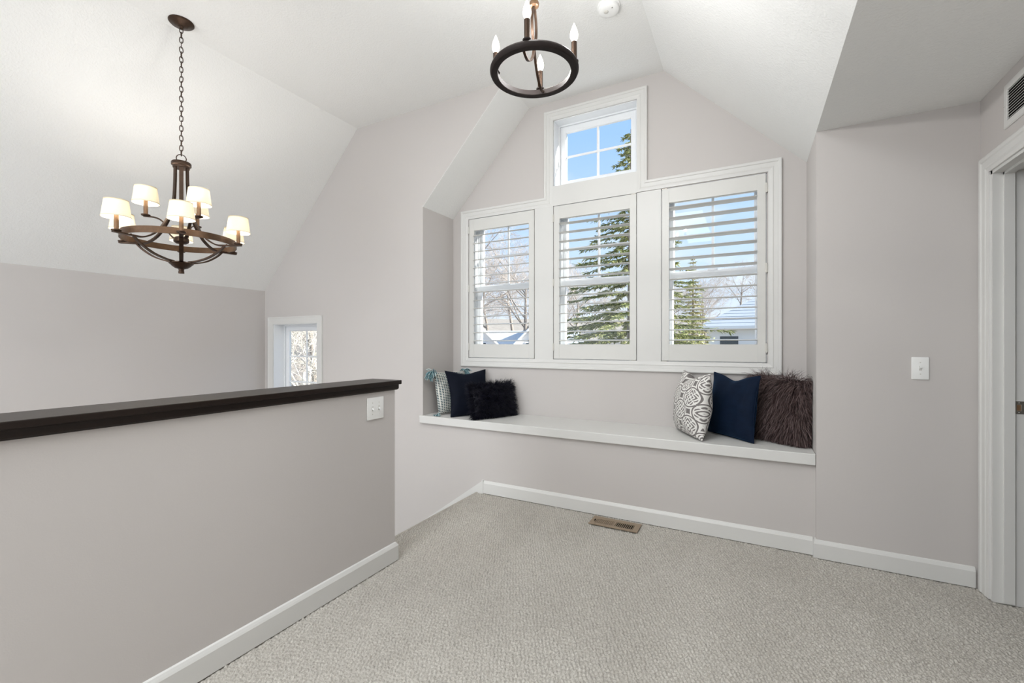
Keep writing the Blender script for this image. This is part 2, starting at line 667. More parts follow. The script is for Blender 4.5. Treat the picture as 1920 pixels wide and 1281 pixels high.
# ------------------------------------------------------------------ half wall and cap
mb = MB().box((-1.93, YR, -0.3), (HX, HY, 0.955))
struct(obj('wall_half', mb, 'wall'), 'low grey half wall guarding the stairs', 'wall')
cap = tag(empty('half_wall_cap', (-1.845, HY, 0.955)), 'dark stained wooden cap running along the top of the half wall', 'wall cap')
mb = MB().bbox((-1.957, YR, 0.985), (-1.733, HY + 0.028, 1.008), 0.004)
obj('cap_board', mb, 'darkwood', cap)
mb = MB()
P = [(0.0, 0.955), (0.010, 0.955), (0.0155, 0.962), (0.0155, 0.9845), (0.0, 0.9845)]
# cove moulding wrapped round the end
path = [(HX, YR), (HX, HY), (-1.93, HY), (-1.93, YR)]
mb.sweep(path, [(-o, z) for o, z in P], 'xy', 0.0, closed=False)
obj('cap_moulding', mb, 'darkwood', cap)

# ------------------------------------------------------------------ baseboards
BB = [(0, 0), (0.0, -0.0145), (0.082, -0.0145), (0.092, -0.010), (0.100, -0.005), (0.104, 0)]
def baseboard(name, path, label):
    """path along the wall face seen from above, room on its right-hand side"""
    mb = MB()
    prof = [(-t_, z_) for z_, t_ in [(0.0, 0.0), (0.0, -0.0145), (0.080, -0.0145), (0.088, -0.011), (0.097, -0.006), (0.101, 0.0)]]
    mb.sweep(path, prof, 'xy', -0.002, closed=False, sgn=-1)
    o = obj(name, mb, 'trim')
    struct(o, label, 'baseboard')
    return o
baseboard('baseboard_seat', [(-1.915, W), (XR - 0.0145, W)], 'white baseboard under the window seat')
baseboard('baseboard_right', [(XR, W), (XR, WR), (XD - 0.02, WR)], 'white baseboard below the single light switch')
baseboard('baseboard_half', [(HX, YR), (HX, HY), (-1.80, HY)], 'white baseboard along the foot of the half wall')
# stair skirt board following the flight, on wall W
sl = 0.718
mb = MB()
xa, xb = -1.915, -4.79
za = 0.099
poly = [(xa, -0.04), (xa, za), (xb, za - sl * (xa - xb)), (xb, za - sl * (xa - xb) - 0.42), (xa - 0.35, -0.42)]
mb.prism(poly, [], 1, W - 0.0145, W - 0.0005)
sk = struct(obj('trim_3', mb, 'trim'), 'white skirt board running down the stair wall', 'skirt board')
mb = MB().box((xa - 0.006, W - 0.017, -0.005), (xa + 0.006, W - 0.0005, 0.103))
obj('corner_block', mb, 'trim', sk)

# ------------------------------------------------------------------ window seat
seat = tag(empty('window_seat', ((XL + XR) / 2, YB, 0.515)), 'long white window seat board built into the alcove', 'window seat')
mb = MB().prism([(XL + 0.001, YB - 0.001), (XL + 0.001, W - 0.001), (XL - 0.016, W - 0.001), (XL - 0.016, 3.044), (XR - 0.002, 3.044), (XR - 0.002, YB - 0.001)], [], 2, 0.517, 0.582)
o = obj('seat_board', mb, 'trim', seat)
bv = o.modifiers.new('bevel', 'BEVEL')
bv.width = 0.004
bv.segments = 2
bv.limit_method = 'ANGLE'

# ------------------------------------------------------------------ big window casing
tr1 = struct(empty('trim_1', (-1.12, YB, 0.998)), 'white moulded casing framing the four alcove windows', 'window casing')
path = [(-2.441, 0.998), (0.191, 0.998), (0.191, 2.478), (-0.701, 2.478), (-0.701, 3.211), (-1.570, 3.211), (-1.570, 2.474), (-2.441, 2.474)]
CAS = [(0, 0), (0, 0.021), (0.006, 0.023), (0.018, 0.021), (0.022, 0.016), (0.046, 0.0145), (0.052, 0.017), (0.058, 0.0145), (0.070, 0.012), (0.080, 0.011), (0.080, 0)]
mb = MB().sweep(path, CAS, 'xz', YB, closed=True)
obj('casing', mb, 'trim', tr1)
for a, b, c, d in ((-1.662, -1.489, 1.078, 2.394), (-0.777, -0.598, 1.078, 2.394), (-1.490, -0.781, 2.394, 2.563)):
    mb = MB().box((a, YB - 0.010, c), (b, YB - 0.0005, d))
    obj('mullion_board', mb, 'trim', tr1)

# ------------------------------------------------------------------ windows
def window_unit(n, x0, x1, z0, z1, y, kind, label):
    """vinyl window set back in its opening"""
    root = struct(empty('window_%d' % n, ((x0 + x1) / 2, y, z0)), label, 'window')
    fw = 0.032
    # jamb liners: white painted reveal
    mb = MB()
    y0 = y - (0.11 if kind != 'small' else 0.135)
    t = 0.006
    mb.box((x0, y0, z0), (x0 + t, y + 0.06, z1)).box((x1 - t, y0, z0), (x1, y + 0.06, z1))
    mb.box((x0, y0, z1 - t), (x1, y + 0.06, z1)).box((x0, y0, z0), (x1, y + 0.06, z0 + t))
    obj('reveal_lining', mb, 'vinyl', root)
    mb = MB()
    mb.sweep([(x0 + t, z0 + t), (x1 - t, z0 + t), (x1 - t, z1 - t), (x0 + t, z1 - t)],
             [(0, -0.055), (0, 0.012), (0.012, 0.012), (0.012, -0.005), (fw, -0.005), (fw, -0.055)], 'xz', y, closed=True)
    obj('frame', mb, 'vinyl', root)
    def sash(a, b, c, d, yy, sw, mv, mh, top=None):
        sp = [(a, c), (b, c), (b, d), (a, d)]
        mb = MB().sweep(sp, [(0, -0.026), (0, 0.004), (sw - 0.008, 0.004), (sw, -0.004), (sw, -0.026)], 'xz', yy, closed=True)
        s = obj('sash', mb, 'vinyl', root)
        gx0, gx1, gz0, gz1 = a + sw - 0.002, b - sw + 0.002, c + sw - 0.002, d - sw + 0.002
        mb = MB().box((gx0, yy + 0.012, gz0), (gx1, yy + 0.016, gz1))
        obj('pane', mb, 'glass', s)
        for i in range(mv):
            xm = gx0 + (gx1 - gx0) * (i + 1) / (mv + 1)
            mb = MB().box((xm - 0.009, yy + 0.010, gz0), (xm + 0.009, yy + 0.018, gz1))
            obj('muntin', mb, 'vinyl', s)
        for i in range(mh):
            zm = gz0 + (gz1 - gz0) * (i + 1) / (mh + 1)
            mb = MB().box((gx0, yy + 0.0095, zm - 0.009), (gx1, yy + 0.0185, zm + 0.009))
            obj('muntin', mb, 'vinyl', s)
        return s
    i0, i1, k0, k1 = x0 + fw, x1 - fw, z0 + fw, z1 - fw
    if kind == 'hung':
        zm = 1.742
        sash(i0, i1, zm - 0.012, k1, y + 0.018, 0.045, 1, 1)
        s = sash(i0 - 0.008, i1 + 0.008, k0, zm + 0.022, y - 0.010, 0.048, 0, 0)
        mb = MB().bbox(((i0 + i1) / 2 - 0.035, y - 0.022, zm + 0.020), ((i0 + i1) / 2 + 0.035, y - 0.002, zm + 0.034), 0.003)
        obj('sash_lock', mb, 'vinyl', s)
    else:
        sash(i0, i1, k0, k1, y, 0.042, 1, 5 if kind == 'small' else 1)
    return root
yw = YB + 0.115
window_unit(1, *WIN[0], yw, 'hung', 'double hung window behind the shutter by the tasseled pillow')
window_unit(2, *WIN[1], yw, 'hung', 'double hung window behind the middle shutter facing the spruce')
window_unit(3, *WIN[2], yw, 'hung', 'double hung window behind the shutter facing the neighbouring roof')
window_unit(4, *WIN[3], yw, 'fixed', 'small unshuttered four pane window high in the gable')
window_unit(5, SW['x0'], SW['x1'], SW['z0'], SW['z1'], W + 0.13, 'small', 'narrow gridded window on the foyer end wall beside the corner')

tr2 = struct(empty('trim_2', (-4.28, W, -0.5)), 'plain white casing round the narrow foyer window', 'window casing')
mb = MB().sweep([(-4.722, -0.50), (-3.840, -0.50), (-3.840, 1.502), (-4.722, 1.502)],
                [(0, 0), (0, 0.019), (0.006, 0.021), (0.020, 0.017), (0.070, 0.013), (0.080, 0.011), (0.080, 0)], 'xz', W, closed=True)
obj('casing', mb, 'trim', tr2)

# ------------------------------------------------------------------ plantation shutters
def shutter(x0, x1, z0, z1, hinge_side, tilts, label):
    g = 0.007
    root = tag(empty('plantation_shutter', ((x0 + x1) / 2, YB, z0)), label, 'shutter', 'louvered shutters over the window seat')
    x0 += g; x1 -= g; z0 += g; z1 -= g
    ya, yb = YB - 0.012, YB + 0.016
    sw = 0.052
    zt, zb = z1 - 0.108, z0 + 0.125
    for a, b in ((x0, x0 + sw), (x1 - sw, x1)):
        obj('stile', MB().bbox((a, ya, z0), (b, yb, z1), 0.003), 'shutter', root)
    obj('rail', MB().bbox((x0 + sw - 0.001, ya + 0.001, zt), (x1 - sw + 0.001, yb - 0.001, z1), 0.002), 'shutter', root)
    obj('rail', MB().bbox((x0 + sw - 0.001, ya + 0.001, z0), (x1 - sw + 0.001, yb - 0.001, zb), 0.002), 'shutter', root)
    n = 14
    a, b = x0 + sw + 0.002, x1 - sw - 0.002
    # lens-shaped louver section, one mesh shared by all
    hw, ht = 0.0405, 0.0052
    sec = []
    for k in range(16):
        an = 2 * PI * k / 16
        c, s_ = math.cos(an), math.sin(an)
        sec.append((hw * math.copysign(abs(c) ** 0.75, c), ht * s_))
    L = b - a
    mb = MB()
    for xx in (-L / 2, L / 2):
        for p in sec:
            mb.v.append((xx, p[0], p[1]))
    for k in range(16):
        k2 = (k + 1) % 16
        mb.f.append((k, k2, 16 + k2, 16 + k))
    mb.f.append(tuple(range(15, -1, -1)))
    mb.f.append(tuple(range(16, 32)))
    first = None
    pitch = (zt - zb) / n
    for k in range(n):
        if first is None:
            o = obj('louver', mb, 'shutter', root, smooth=True, local=True)
            first = o
        else:
            o = first.copy()
            COL.objects.link(o)
        z = zb + pitch * (k + 0.42)
        o.location = ((a + b) / 2 - root.location.x, YB + 0.004 - root.location.y, z - root.location.z)
        o.rotation_euler = (math.radians(tilts[0] if k < n // 2 else tilts[1]), 0, 0)
    hx = x0 - g * 0.5 if hinge_side < 0 else x1 + g * 0.5
    for zz in (z0 + 0.10, (z0 + z1) / 2, z1 - 0.10):
        mb = MB().lathe([(0.0, -0.034), (0.0042, -0.033), (0.0052, -0.03), (0.0052, 0.03), (0.0042, 0.033), (0.0, 0.034)], 10, (hx, ya - 0.004, zz))
        mb.box((hx - 0.011, ya - 0.002, zz - 0.028), (hx + 0.011, ya + 0.001, zz + 0.028))
        obj('hinge', mb, 'hinge', root)
    mgx = x1 - 0.02 if hinge_side < 0 else x0 + 0.02   # magnet catches top and bottom
    for zz in (z0 - 0.0035, z1 + 0.0035):
        obj('catch', MB().box((mgx - 0.020, ya + 0.002, zz - 0.003), (mgx + 0.016, yb - 0.004, zz + 0.003)), 'steel', root)
    return root
shutter(*WIN[0], -1, (5.0, 11.0), 'white louvered shutter nearest the teal tasseled pillow')
shutter(*WIN[1], -1, (4.0, 1.5), 'white louvered shutter directly below the small gable window')
shutter(*WIN[2], 1, (3.0, -4.5), 'white louvered shutter above the patterned and brown fur pillows')

# ------------------------------------------------------------------ doorway
door = struct(empty('door_1', (XD, DY1, 0)), 'white cased doorway with a nickel strike plate', 'doorway')
mb = MB()
cw = 0.082
CD = [(-cw, 0), (-cw, 0.017), (-cw + 0.006, 0.020), (-cw + 0.020, 0.019), (-cw + 0.026, 0.015), (-0.030, 0.0135), (-0.022, 0.016), (-0.016, 0.013), (0.0, 0.010), (0.0, 0)]
mb.sweep([(DY1 - 0.004, 0.0), (DY1 - 0.004, DZ - 0.004), (DY0 + 0.004, DZ - 0.004), (DY0 + 0.004, 0.0)], CD, 'yz', XD, closed=False)
obj('casing', mb, 'trim', door)
mb = MB()
mb.box((XD - 0.002, DY1 - 0.019, -0.004), (XD + 0.127, DY1, DZ)).box((XD - 0.002, DY0, -0.004), (XD + 0.127, DY0 + 0.019, DZ)).box((XD - 0.002, DY0, DZ - 0.019), (XD + 0.127, DY1, DZ))
obj('jamb', mb, 'trim', door)
mb = MB()
mb.box((XD + 0.034, DY1 - 0.031, 0.004), (XD + 0.070, DY1 - 0.018, DZ - 0.018)).box((XD + 0.034, DY0 + 0.018, 0.004), (XD + 0.070, DY0 + 0.031, DZ - 0.018)).box((XD + 0.034, DY0 + 0.018, DZ - 0.031), (XD + 0.070, DY1 - 0.018, DZ - 0.0185))
obj('door_stop', mb, 'trim', door)
mb = MB().prism([(XD + 0.070, 0.888), (XD + 0.112, 0.888), (XD + 0.112, 0.947), (XD + 0.070, 0.947)], [[(XD + 0.078, 0.902), (XD + 0.094, 0.902), (XD + 0.094, 0.932), (XD + 0.078, 0.932)]], 1, DY1 - 0.0205, DY1 - 0.0185)
sp = obj('strike_plate', mb, 'steel', door)
obj('latch_hole', MB().box((XD + 0.079, DY1 - 0.0200, 0.903), (XD + 0.093, DY1 - 0.0190, 0.931)), painted('raw_wood', srgb(120, 92, 66), 0.8), sp)
for zz in (0.895, 0.940):
    obj('screw', MB().lathe([(0, -0.001), (0.0035, -0.001), (0.003, 0.001), (0, 0.0012)], 8, (XD + 0.086, DY1 - 0.0208, zz)), 'steel', sp)

# ------------------------------------------------------------------ switches
def switch(loc, rotz, gangs, label, up):
    """built in the plane x-z facing -y, then turned"""
    root = tag(empty('light_switch', loc, (0, 0, rotz)), label, 'light switch')
    wd = 0.070 + 0.046 * (gangs - 1)
    obj('switch_plate', MB().bbox((-wd / 2, -0.006, 0), (wd / 2, 0.0, 0.116), 0.0028), 'plastic', root, local=True, smooth=True)
    for g in range(gangs):
        cx = (g - (gangs - 1) / 2) * 0.046
        mb = MB().box((cx - 0.0055, -0.0072, 0.046), (cx + 0.0055, -0.0058, 0.070))
        s = obj('toggle_slot', mb, 'hinge', root, local=True)
        zt = 0.066 if up[g] else 0.050
        mb = MB().prism([(-0.006, 0.0505 if up[g] else 0.0655), (-0.006, 0.063 if up[g] else 0.053), (-0.017, zt + 0.004), (-0.017, zt - 0.004)], [], 0, cx - 0.0045, cx + 0.0045)
        obj('toggle', mb, 'plastic', s, local=True)
        for zz in (0.028, 0.088):
            mb = MB()
            n = 10
            mb.add([(cx + 0.003 * math.cos(2 * PI * i / n), -0.0068, zz + 0.003 * math.sin(2 * PI * i / n)) for i in range(n)] +
                   [(cx + 0.003 * math.cos(2 * PI * i / n), -0.0055, zz + 0.003 * math.sin(2 * PI * i / n)) for i in range(n)],
                   [tuple(range(n))] + [(i, (i + 1) % n, n + (i + 1) % n, n + i) for i in range(n)])
            obj('screw', mb, 'hinge', root, local=True)
    return root
switch((0.782, WR - 0.0005, 1.027), 0, 1, 'white single toggle switch on the wall beside the doorway', (True,))
switch((HX + 0.0005, 1.735, 0.812), PI / 2, 2, 'white double toggle switch at the end of the half wall', (False, False))

# ------------------------------------------------------------------ floor register
reg = tag(empty('floor_register', (-0.797, 2.945, 0)), 'tan metal floor vent in the carpet below the window seat', 'floor vent')
x0, x1, y0, y1 = -0.960, -0.636, 2.874, 3.018
a0, a1, b0, b1 = x0 + 0.035, x1 - 0.035, y0 + 0.030, y1 - 0.040
xm = (a0 + a1) / 2
mb = MB().prism([(x0, y0), (x1, y0), (x1, y1), (x0, y1)], [[(a0, b0), (xm - 0.006, b0), (xm - 0.006, b1), (a0, b1)], [(xm + 0.006, b0), (a1, b0), (a1, b1), (xm + 0.006, b1)]], 2, 0.0015, 0.0055)
obj('register_frame', mb, 'register', reg)
obj('duct', MB().box((a0 - 0.002, b0 - 0.002, -0.006), (a1 + 0.002, b1 + 0.002, -0.0005)), 'void', reg)
for side in (0, 1):
    lo, hi = (a0, xm - 0.006) if side == 0 else (xm + 0.006, a1)
    n = 10
    for k in range(n):
        c = lo + (hi - lo) * (k + 0.5) / n
        lean = 0.0045 if side == 0 else -0.001
        mb = MB().add([(c - 0.0022, b0, 0.0052), (c + 0.0022, b0, 0.0052), (c + 0.0022 + lean, b0, -0.0002), (c - 0.0012 + lean, b0, -0.0002),
                       (c - 0.0022, b1, 0.0052), (c + 0.0022, b1, 0.0052), (c + 0.0022 + lean, b1, -0.0002), (c - 0.0012 + lean, b1, -0.0002)],
                      [(0, 1, 2, 3), (7, 6, 5, 4), (0, 4, 5, 1), (1, 5, 6, 2), (2, 6, 7, 3), (3, 7, 4, 0)])
        obj('slat', mb, 'register', reg)
obj('damper_lever', MB().bbox((a0 - 0.012, 2.93, 0.004), (a0 - 0.006, 2.955, 0.010), 0.001), 'void', reg)

# ------------------------------------------------------------------ wall return grille above the doorway
gr = tag(empty('return_air_grille', (XD, 2.6, 2.172)), 'white slatted air return grille above the doorway', 'air vent')
gy0, gy1, gz0, gz1 = 2.38, 2.795, 2.172, 2.368
mb = MB().sweep([(gy0, gz0), (gy1, gz0), (gy1, gz1), (gy0, gz1)], [(0, 0), (0, 0.004), (0.005, 0.008), (0.029, 0.008), (0.031, 0.006), (0.031, 0)], 'yz', XD, closed=True)
obj('grille_frame', mb, 'trim', gr)
obj('duct', MB().box((XD - 0.0015, gy0 + 0.02, gz0 + 0.02), (XD - 0.0005, gy1 - 0.02, gz1 - 0.02)), 'void', gr)
n = 11
for k in range(n):
    z = gz0 + 0.031 + (gz1 - gz0 - 0.062) * (k + 0.5) / n
    mb = MB().add([(XD - 0.0075, gy0 + 0.03, z - 0.0045), (XD - 0.0075, gy0 + 0.03, z - 0.003), (XD - 0.001, gy0 + 0.03, z + 0.005), (XD - 0.001, gy0 + 0.03, z + 0.0035),
                   (XD - 0.0075, gy1 - 0.03, z - 0.0045), (XD - 0.0075, gy1 - 0.03, z - 0.003), (XD - 0.001, gy1 - 0.03, z + 0.005), (XD - 0.001, gy1 - 0.03, z + 0.0035)],
                  [(0, 1, 2, 3), (7, 6, 5, 4), (0, 4, 5, 1), (1, 5, 6, 2), (2, 6, 7, 3), (3, 7, 4, 0)])
    obj('slat', mb, 'trim', gr)
obj('screw', MB().lathe([(0, 0.0), (0.004, 0.0), (0.004, 0.001), (0, 0.002)], 8, (XD - 0.009, gy1 - 0.012, 2.27)), 'hinge', gr)

# ------------------------------------------------------------------ smoke detector
sd = tag(empty('smoke_detector', (-0.767, 2.690, ZH)), 'round white smoke detector on the high ceiling', 'smoke detector')
c = (-0.767, 2.690, ZH)
obj('base', MB().lathe([(0.0, 0.0), (0.069, 0.0), (0.069, -0.010), (0.064, -0.012), (0.0, -0.012)], 32, c), 'plastic', sd, smooth=True)
obj('housing', MB().lathe([(0.060, -0.011), (0.063, -0.020), (0.060, -0.033), (0.050, -0.040), (0.034, -0.042), (0.0, -0.043)], 32, c), 'plastic', sd, smooth=True)
obj('test_button', MB().lathe([(0.0, -0.041), (0.014, -0.0415), (0.014, -0.045), (0.011, -0.0465), (0.0, -0.047)], 20, (c[0] - 0.012, c[1] - 0.014, c[2])), 'hinge', sd, smooth=True)
obj('indicator', MB().lathe([(0.0, -0.036), (0.004, -0.037), (0.0035, -0.043), (0.0, -0.0435)], 10, (c[0] + 0.030, c[1] - 0.030, c[2])), 'steel', sd)

# ------------------------------------------------------------------ chandelier
def bez(p, n):
    """Catmull-Rom through control points"""
    out_ = []
    P = [Vector(p[0]) * 2 - Vector(p[1])] + [Vector(q) for q in p] + [Vector(p[-1]) * 2 - Vector(p[-2])]
    for i in range(1, len(P) - 2):
        for k in range(n):
            t = k / n
            a, b, c_, d = P[i - 1], P[i], P[i + 1], P[i + 2]
            out_.append(0.5 * ((2 * b) + (c_ - a) * t + (2 * a - 5 * b + 4 * c_ - d) * t * t + (3 * b - a - 3 * c_ + d) * t ** 3))
    out_.append(Vector(p[-1]))
    return out_

def chandelier():
    cx, cy = -3.248, 1.518
    Z0 = 1.668
    root = tag(empty('chandelier', (cx, cy, Z0)), 'nine light bronze chandelier with white drum shades hanging on a chain', 'chandelier')
    def L(z): return z - Z0
    A0 = math.atan2(-cy, -cx)
    # canopy
    obj('canopy', MB().lathe([(0.0, L(ZH)), (0.070, L(ZH)), (0.070, L(ZH) - 0.006), (0.062, L(ZH) - 0.014), (0.040, L(ZH) - 0.019), (0.034, L(ZH) - 0.026), (0.014, L(ZH) - 0.030), (0.010, L(ZH) - 0.045), (0, L(ZH) - 0.047)], 32), 'bronze', root, smooth=True, local=True)
    # chain of links
    chain = empty('chain', (0, 0, 0), parent=root)
    zt, zb = ZH - 0.036, 2.433
    n = 26
    pitch = (zt - zb) / n
    mb = MB()
    lw, lh = 0.0088, pitch / 2 + 0.0036
    pts = []
    for k in range(20):
        an = 2 * PI * k / 20
        c_, s_ = math.cos(an), math.sin(an)
        pts.append(Vector((lw * math.copysign(abs(c_) ** 0.8, c_), 0, lh * math.copysign(abs(s_) ** 0.75, s_))))
    m = len(pts)
    R_ = 0.0026
    vs = []
    for i in range(m):
        d = (pts[(i + 1) % m] - pts[i - 1]).normalized()
        nn = Vector((0, 1, 0)).cross(d)
        for k in range(6):
            a = 2 * PI * k / 6
            vs.append(pts[i] + (nn * math.cos(a) + Vector((0, 1, 0)) * math.sin(a)) * R_)
    fs = [(i * 6 + k, i * 6 + (k + 1) % 6, ((i + 1) % m) * 6 + (k + 1) % 6, ((i + 1) % m) * 6 + k) for i in range(m) for k in range(6)]
    mb.add(vs, fs)
    first = None
    for k in range(n):
        if first is None:
            o = obj('chain_link', mb, 'bronze', chain, smooth=True, local=True)
            first = o
        else:
            o = first.copy(); COL.objects.link(o)
        o.location = (0, 0, L(zt - pitch * (k + 0.5)))
        o.rotation_euler = (0, random.uniform(-0.08, 0.08), A0 + PI / 2 + (k % 2) * PI / 2 + random.uniform(-0.25, 0.25))
    # hanging loop
    pts = [(0.026 * math.cos(2 * PI * k / 24), 0, 0.026 * math.sin(2 * PI * k / 24)) for k in range(25)]
    o = obj('hanging_loop', MB().tube(pts, 0.0028, 8, cap=False), 'bronze', root, smooth=True, local=True)
    o.location = (0, 0, L(2.413))
    o.rotation_euler = (0, 0, A0 + PI / 2)
    # collar at the top of the stem
    obj('top_collar', MB().lathe([(0.0, L(2.388)), (0.050, L(2.388)), (0.054, L(2.383)), (0.054, L(2.366)), (0.046, L(2.361)), (0.046, L(2.350)), (0.0, L(2.350))], 28), 'bronze', root, smooth=True, local=True)
    # ring band
    zr0, zr1 = L(1.860), L(1.899)
    obj('ring', MB().lathe([(0.300, zr0), (0.306, zr0), (0.306, zr1), (0.300, zr1)], 72, closed=True), 'bronze_ring', root, smooth=True, local=True, angle=30)
    # bottom hub and finial
    obj('bottom_hub', MB().lathe([(0, L(1.745)), (0.030, L(1.745)), (0.064, L(1.738)), (0.068, L(1.733)), (0.064, L(1.728)), (0.056, L(1.722)), (0.052, L(1.716)), (0.034, L(1.702)), (0.016, L(1.697)), (0.014, L(1.684)), (0.016, L(1.682)), (0.016, L(1.668)), (0, L(1.666))], 28), 'bronze', root, smooth=True, local=True)
    # centre hub for the upper tier
    obj('center_hub', MB().lathe([(0, L(1.908)), (0.026, L(1.906)), (0.040, L(1.896)), (0.042, L(1.884)), (0.042, L(1.872)), (0.030, L(1.862)), (0.012, L(1.858)), (0.010, L(1.745)), (0, L(1.745))], 24), 'bronze', root, smooth=True, local=True)
    # one lamp set: cup, sleeve, bulb, shade, at radius r and height z on an arm that points along +x
    def lamp(arm, r, z):
        c_ = (r, 0, z)
        obj('candle_cup', MB().lathe([(0, -0.006), (0.021, -0.006), (0.024, -0.002), (0.024, 0.003), (0.012, 0.006), (0, 0.006)], 18, c_), 'bronze', arm, smooth=True, local=True)
        obj('candle_sleeve', MB().lathe([(0, 0.004), (0.0115, 0.004), (0.0115, 0.092), (0, 0.092)], 14, c_), 'bronze_light', arm, smooth=True, local=True)
        obj('bulb', MB().lathe([(0.006, 0.090), (0.009, 0.098), (0.0165, 0.112), (0.017, 0.124), (0.012, 0.145), (0.004, 0.166), (0.0, 0.171)], 14, c_), 'bulb', arm, smooth=True, local=True)
        zz0, zz1 = 0.073, 0.173
        sh = obj('lamp_shade', MB().lathe([(0.0690, zz0), (0.0560, zz1), (0.0548, zz1), (0.0678, zz0)], 36, c_, closed=True), 'shade', arm, smooth=True, local=True, angle=60)
        for zz, rr in ((zz0, 0.0688), (zz1 - 0.004, 0.0562)):
            obj('shade_trim', MB().lathe([(rr - 0.0008, zz - 0.0005), (rr + 0.0014, zz - 0.0005), (rr + 0.0009, zz + 0.0045), (rr - 0.0012, zz + 0.0045)], 36, c_, closed=True), 'shade_tape', arm, smooth=True, local=True, angle=60)
        return sh
    # lower arms: strap from the collar down the stem, S-curve out to the candle; plus a bowl strap to the bottom hub
    arm = MB()
    up = [(0.036, 0, L(2.355)), (0.038, 0, L(2.25)), (0.046, 0, L(2.13)), (0.075, 0, L(2.02)), (0.135, 0, L(1.915)), (0.205, 0, L(1.862)), (0.27, 0, L(1.856)), (0.365, 0, L(1.859))]
    arm.tube(bez(up, 7), 0, flat=(0.023, 0.0085, (0, 1, 0)))
    a0 = obj('lower_arm', arm, 'bronze', None, smooth=True, local=True, angle=50)
    bowl = [(0.045, 0, L(1.741)), (0.09, 0, L(1.748)), (0.16, 0, L(1.772)), (0.225, 0, L(1.815)), (0.262, 0, L(1.852))]
    obj('bowl_strap', MB().tube(bez(bowl, 6), 0, flat=(0.022, 0.0085, (0, 1, 0))), 'bronze', a0, smooth=True, local=True, angle=50)
    lamp(a0, 0.347, L(1.868))
    for dx in (-0.010, 0.010):
        obj('rivet', MB().lathe([(0, -0.003), (0.005, -0.003), (0.004, 0.001), (0, 0.002)], 8, (0.285 + dx, 0, L(1.864))), 'bronze', a0, local=True)
    arms = [a0]
    a0.parent = root
    for k in range(1, 6):
        arms.append(copy_tree(a0, root))
    for k, a in enumerate(arms):
        a.rotation_euler = (0, 0, A0 + k * PI / 3)
    u0 = MB()
    up2 = [(0.030, 0, L(1.885)), (0.060, 0, L(1.915)), (0.092, 0, L(1.985)), (0.130, 0, L(2.008)), (0.190, 0, L(2.009))]
    u0.tube(bez(up2, 6), 0, flat=(0.016, 0.007, (0, 1, 0)))
    b0 = obj('upper_arm', u0, 'bronze', None, smooth=True, local=True, angle=50)
    lamp(b0, 0.178, L(2.017))
    b0.parent = root
    ups = [b0, copy_tree(b0, root), copy_tree(b0, root)]
    for a, az in zip(ups, (30, 150, 270)):
        a.rotation_euler = (0, 0, A0 + math.radians(az))
    # the bulbs' light
    for k in range(6):
        an = A0 + k * PI / 3
        light('chandelier_bulb_light', 'POINT', (cx + 0.347 * math.cos(an), cy + 0.347 * math.sin(an), 1.868 + 0.125), (0, 0, 0), 2.6, (1, 0.955, 0.90), shadow_soft_size=0.011)
    for az in (30, 150, 270):
        an = A0 + math.radians(az)
        light('chandelier_bulb_light', 'POINT', (cx + 0.178 * math.cos(an), cy + 0.178 * math.sin(an), 2.017 + 0.125), (0, 0, 0), 2.6, (1, 0.955, 0.90), shadow_soft_size=0.011)
    return root
chandelier()

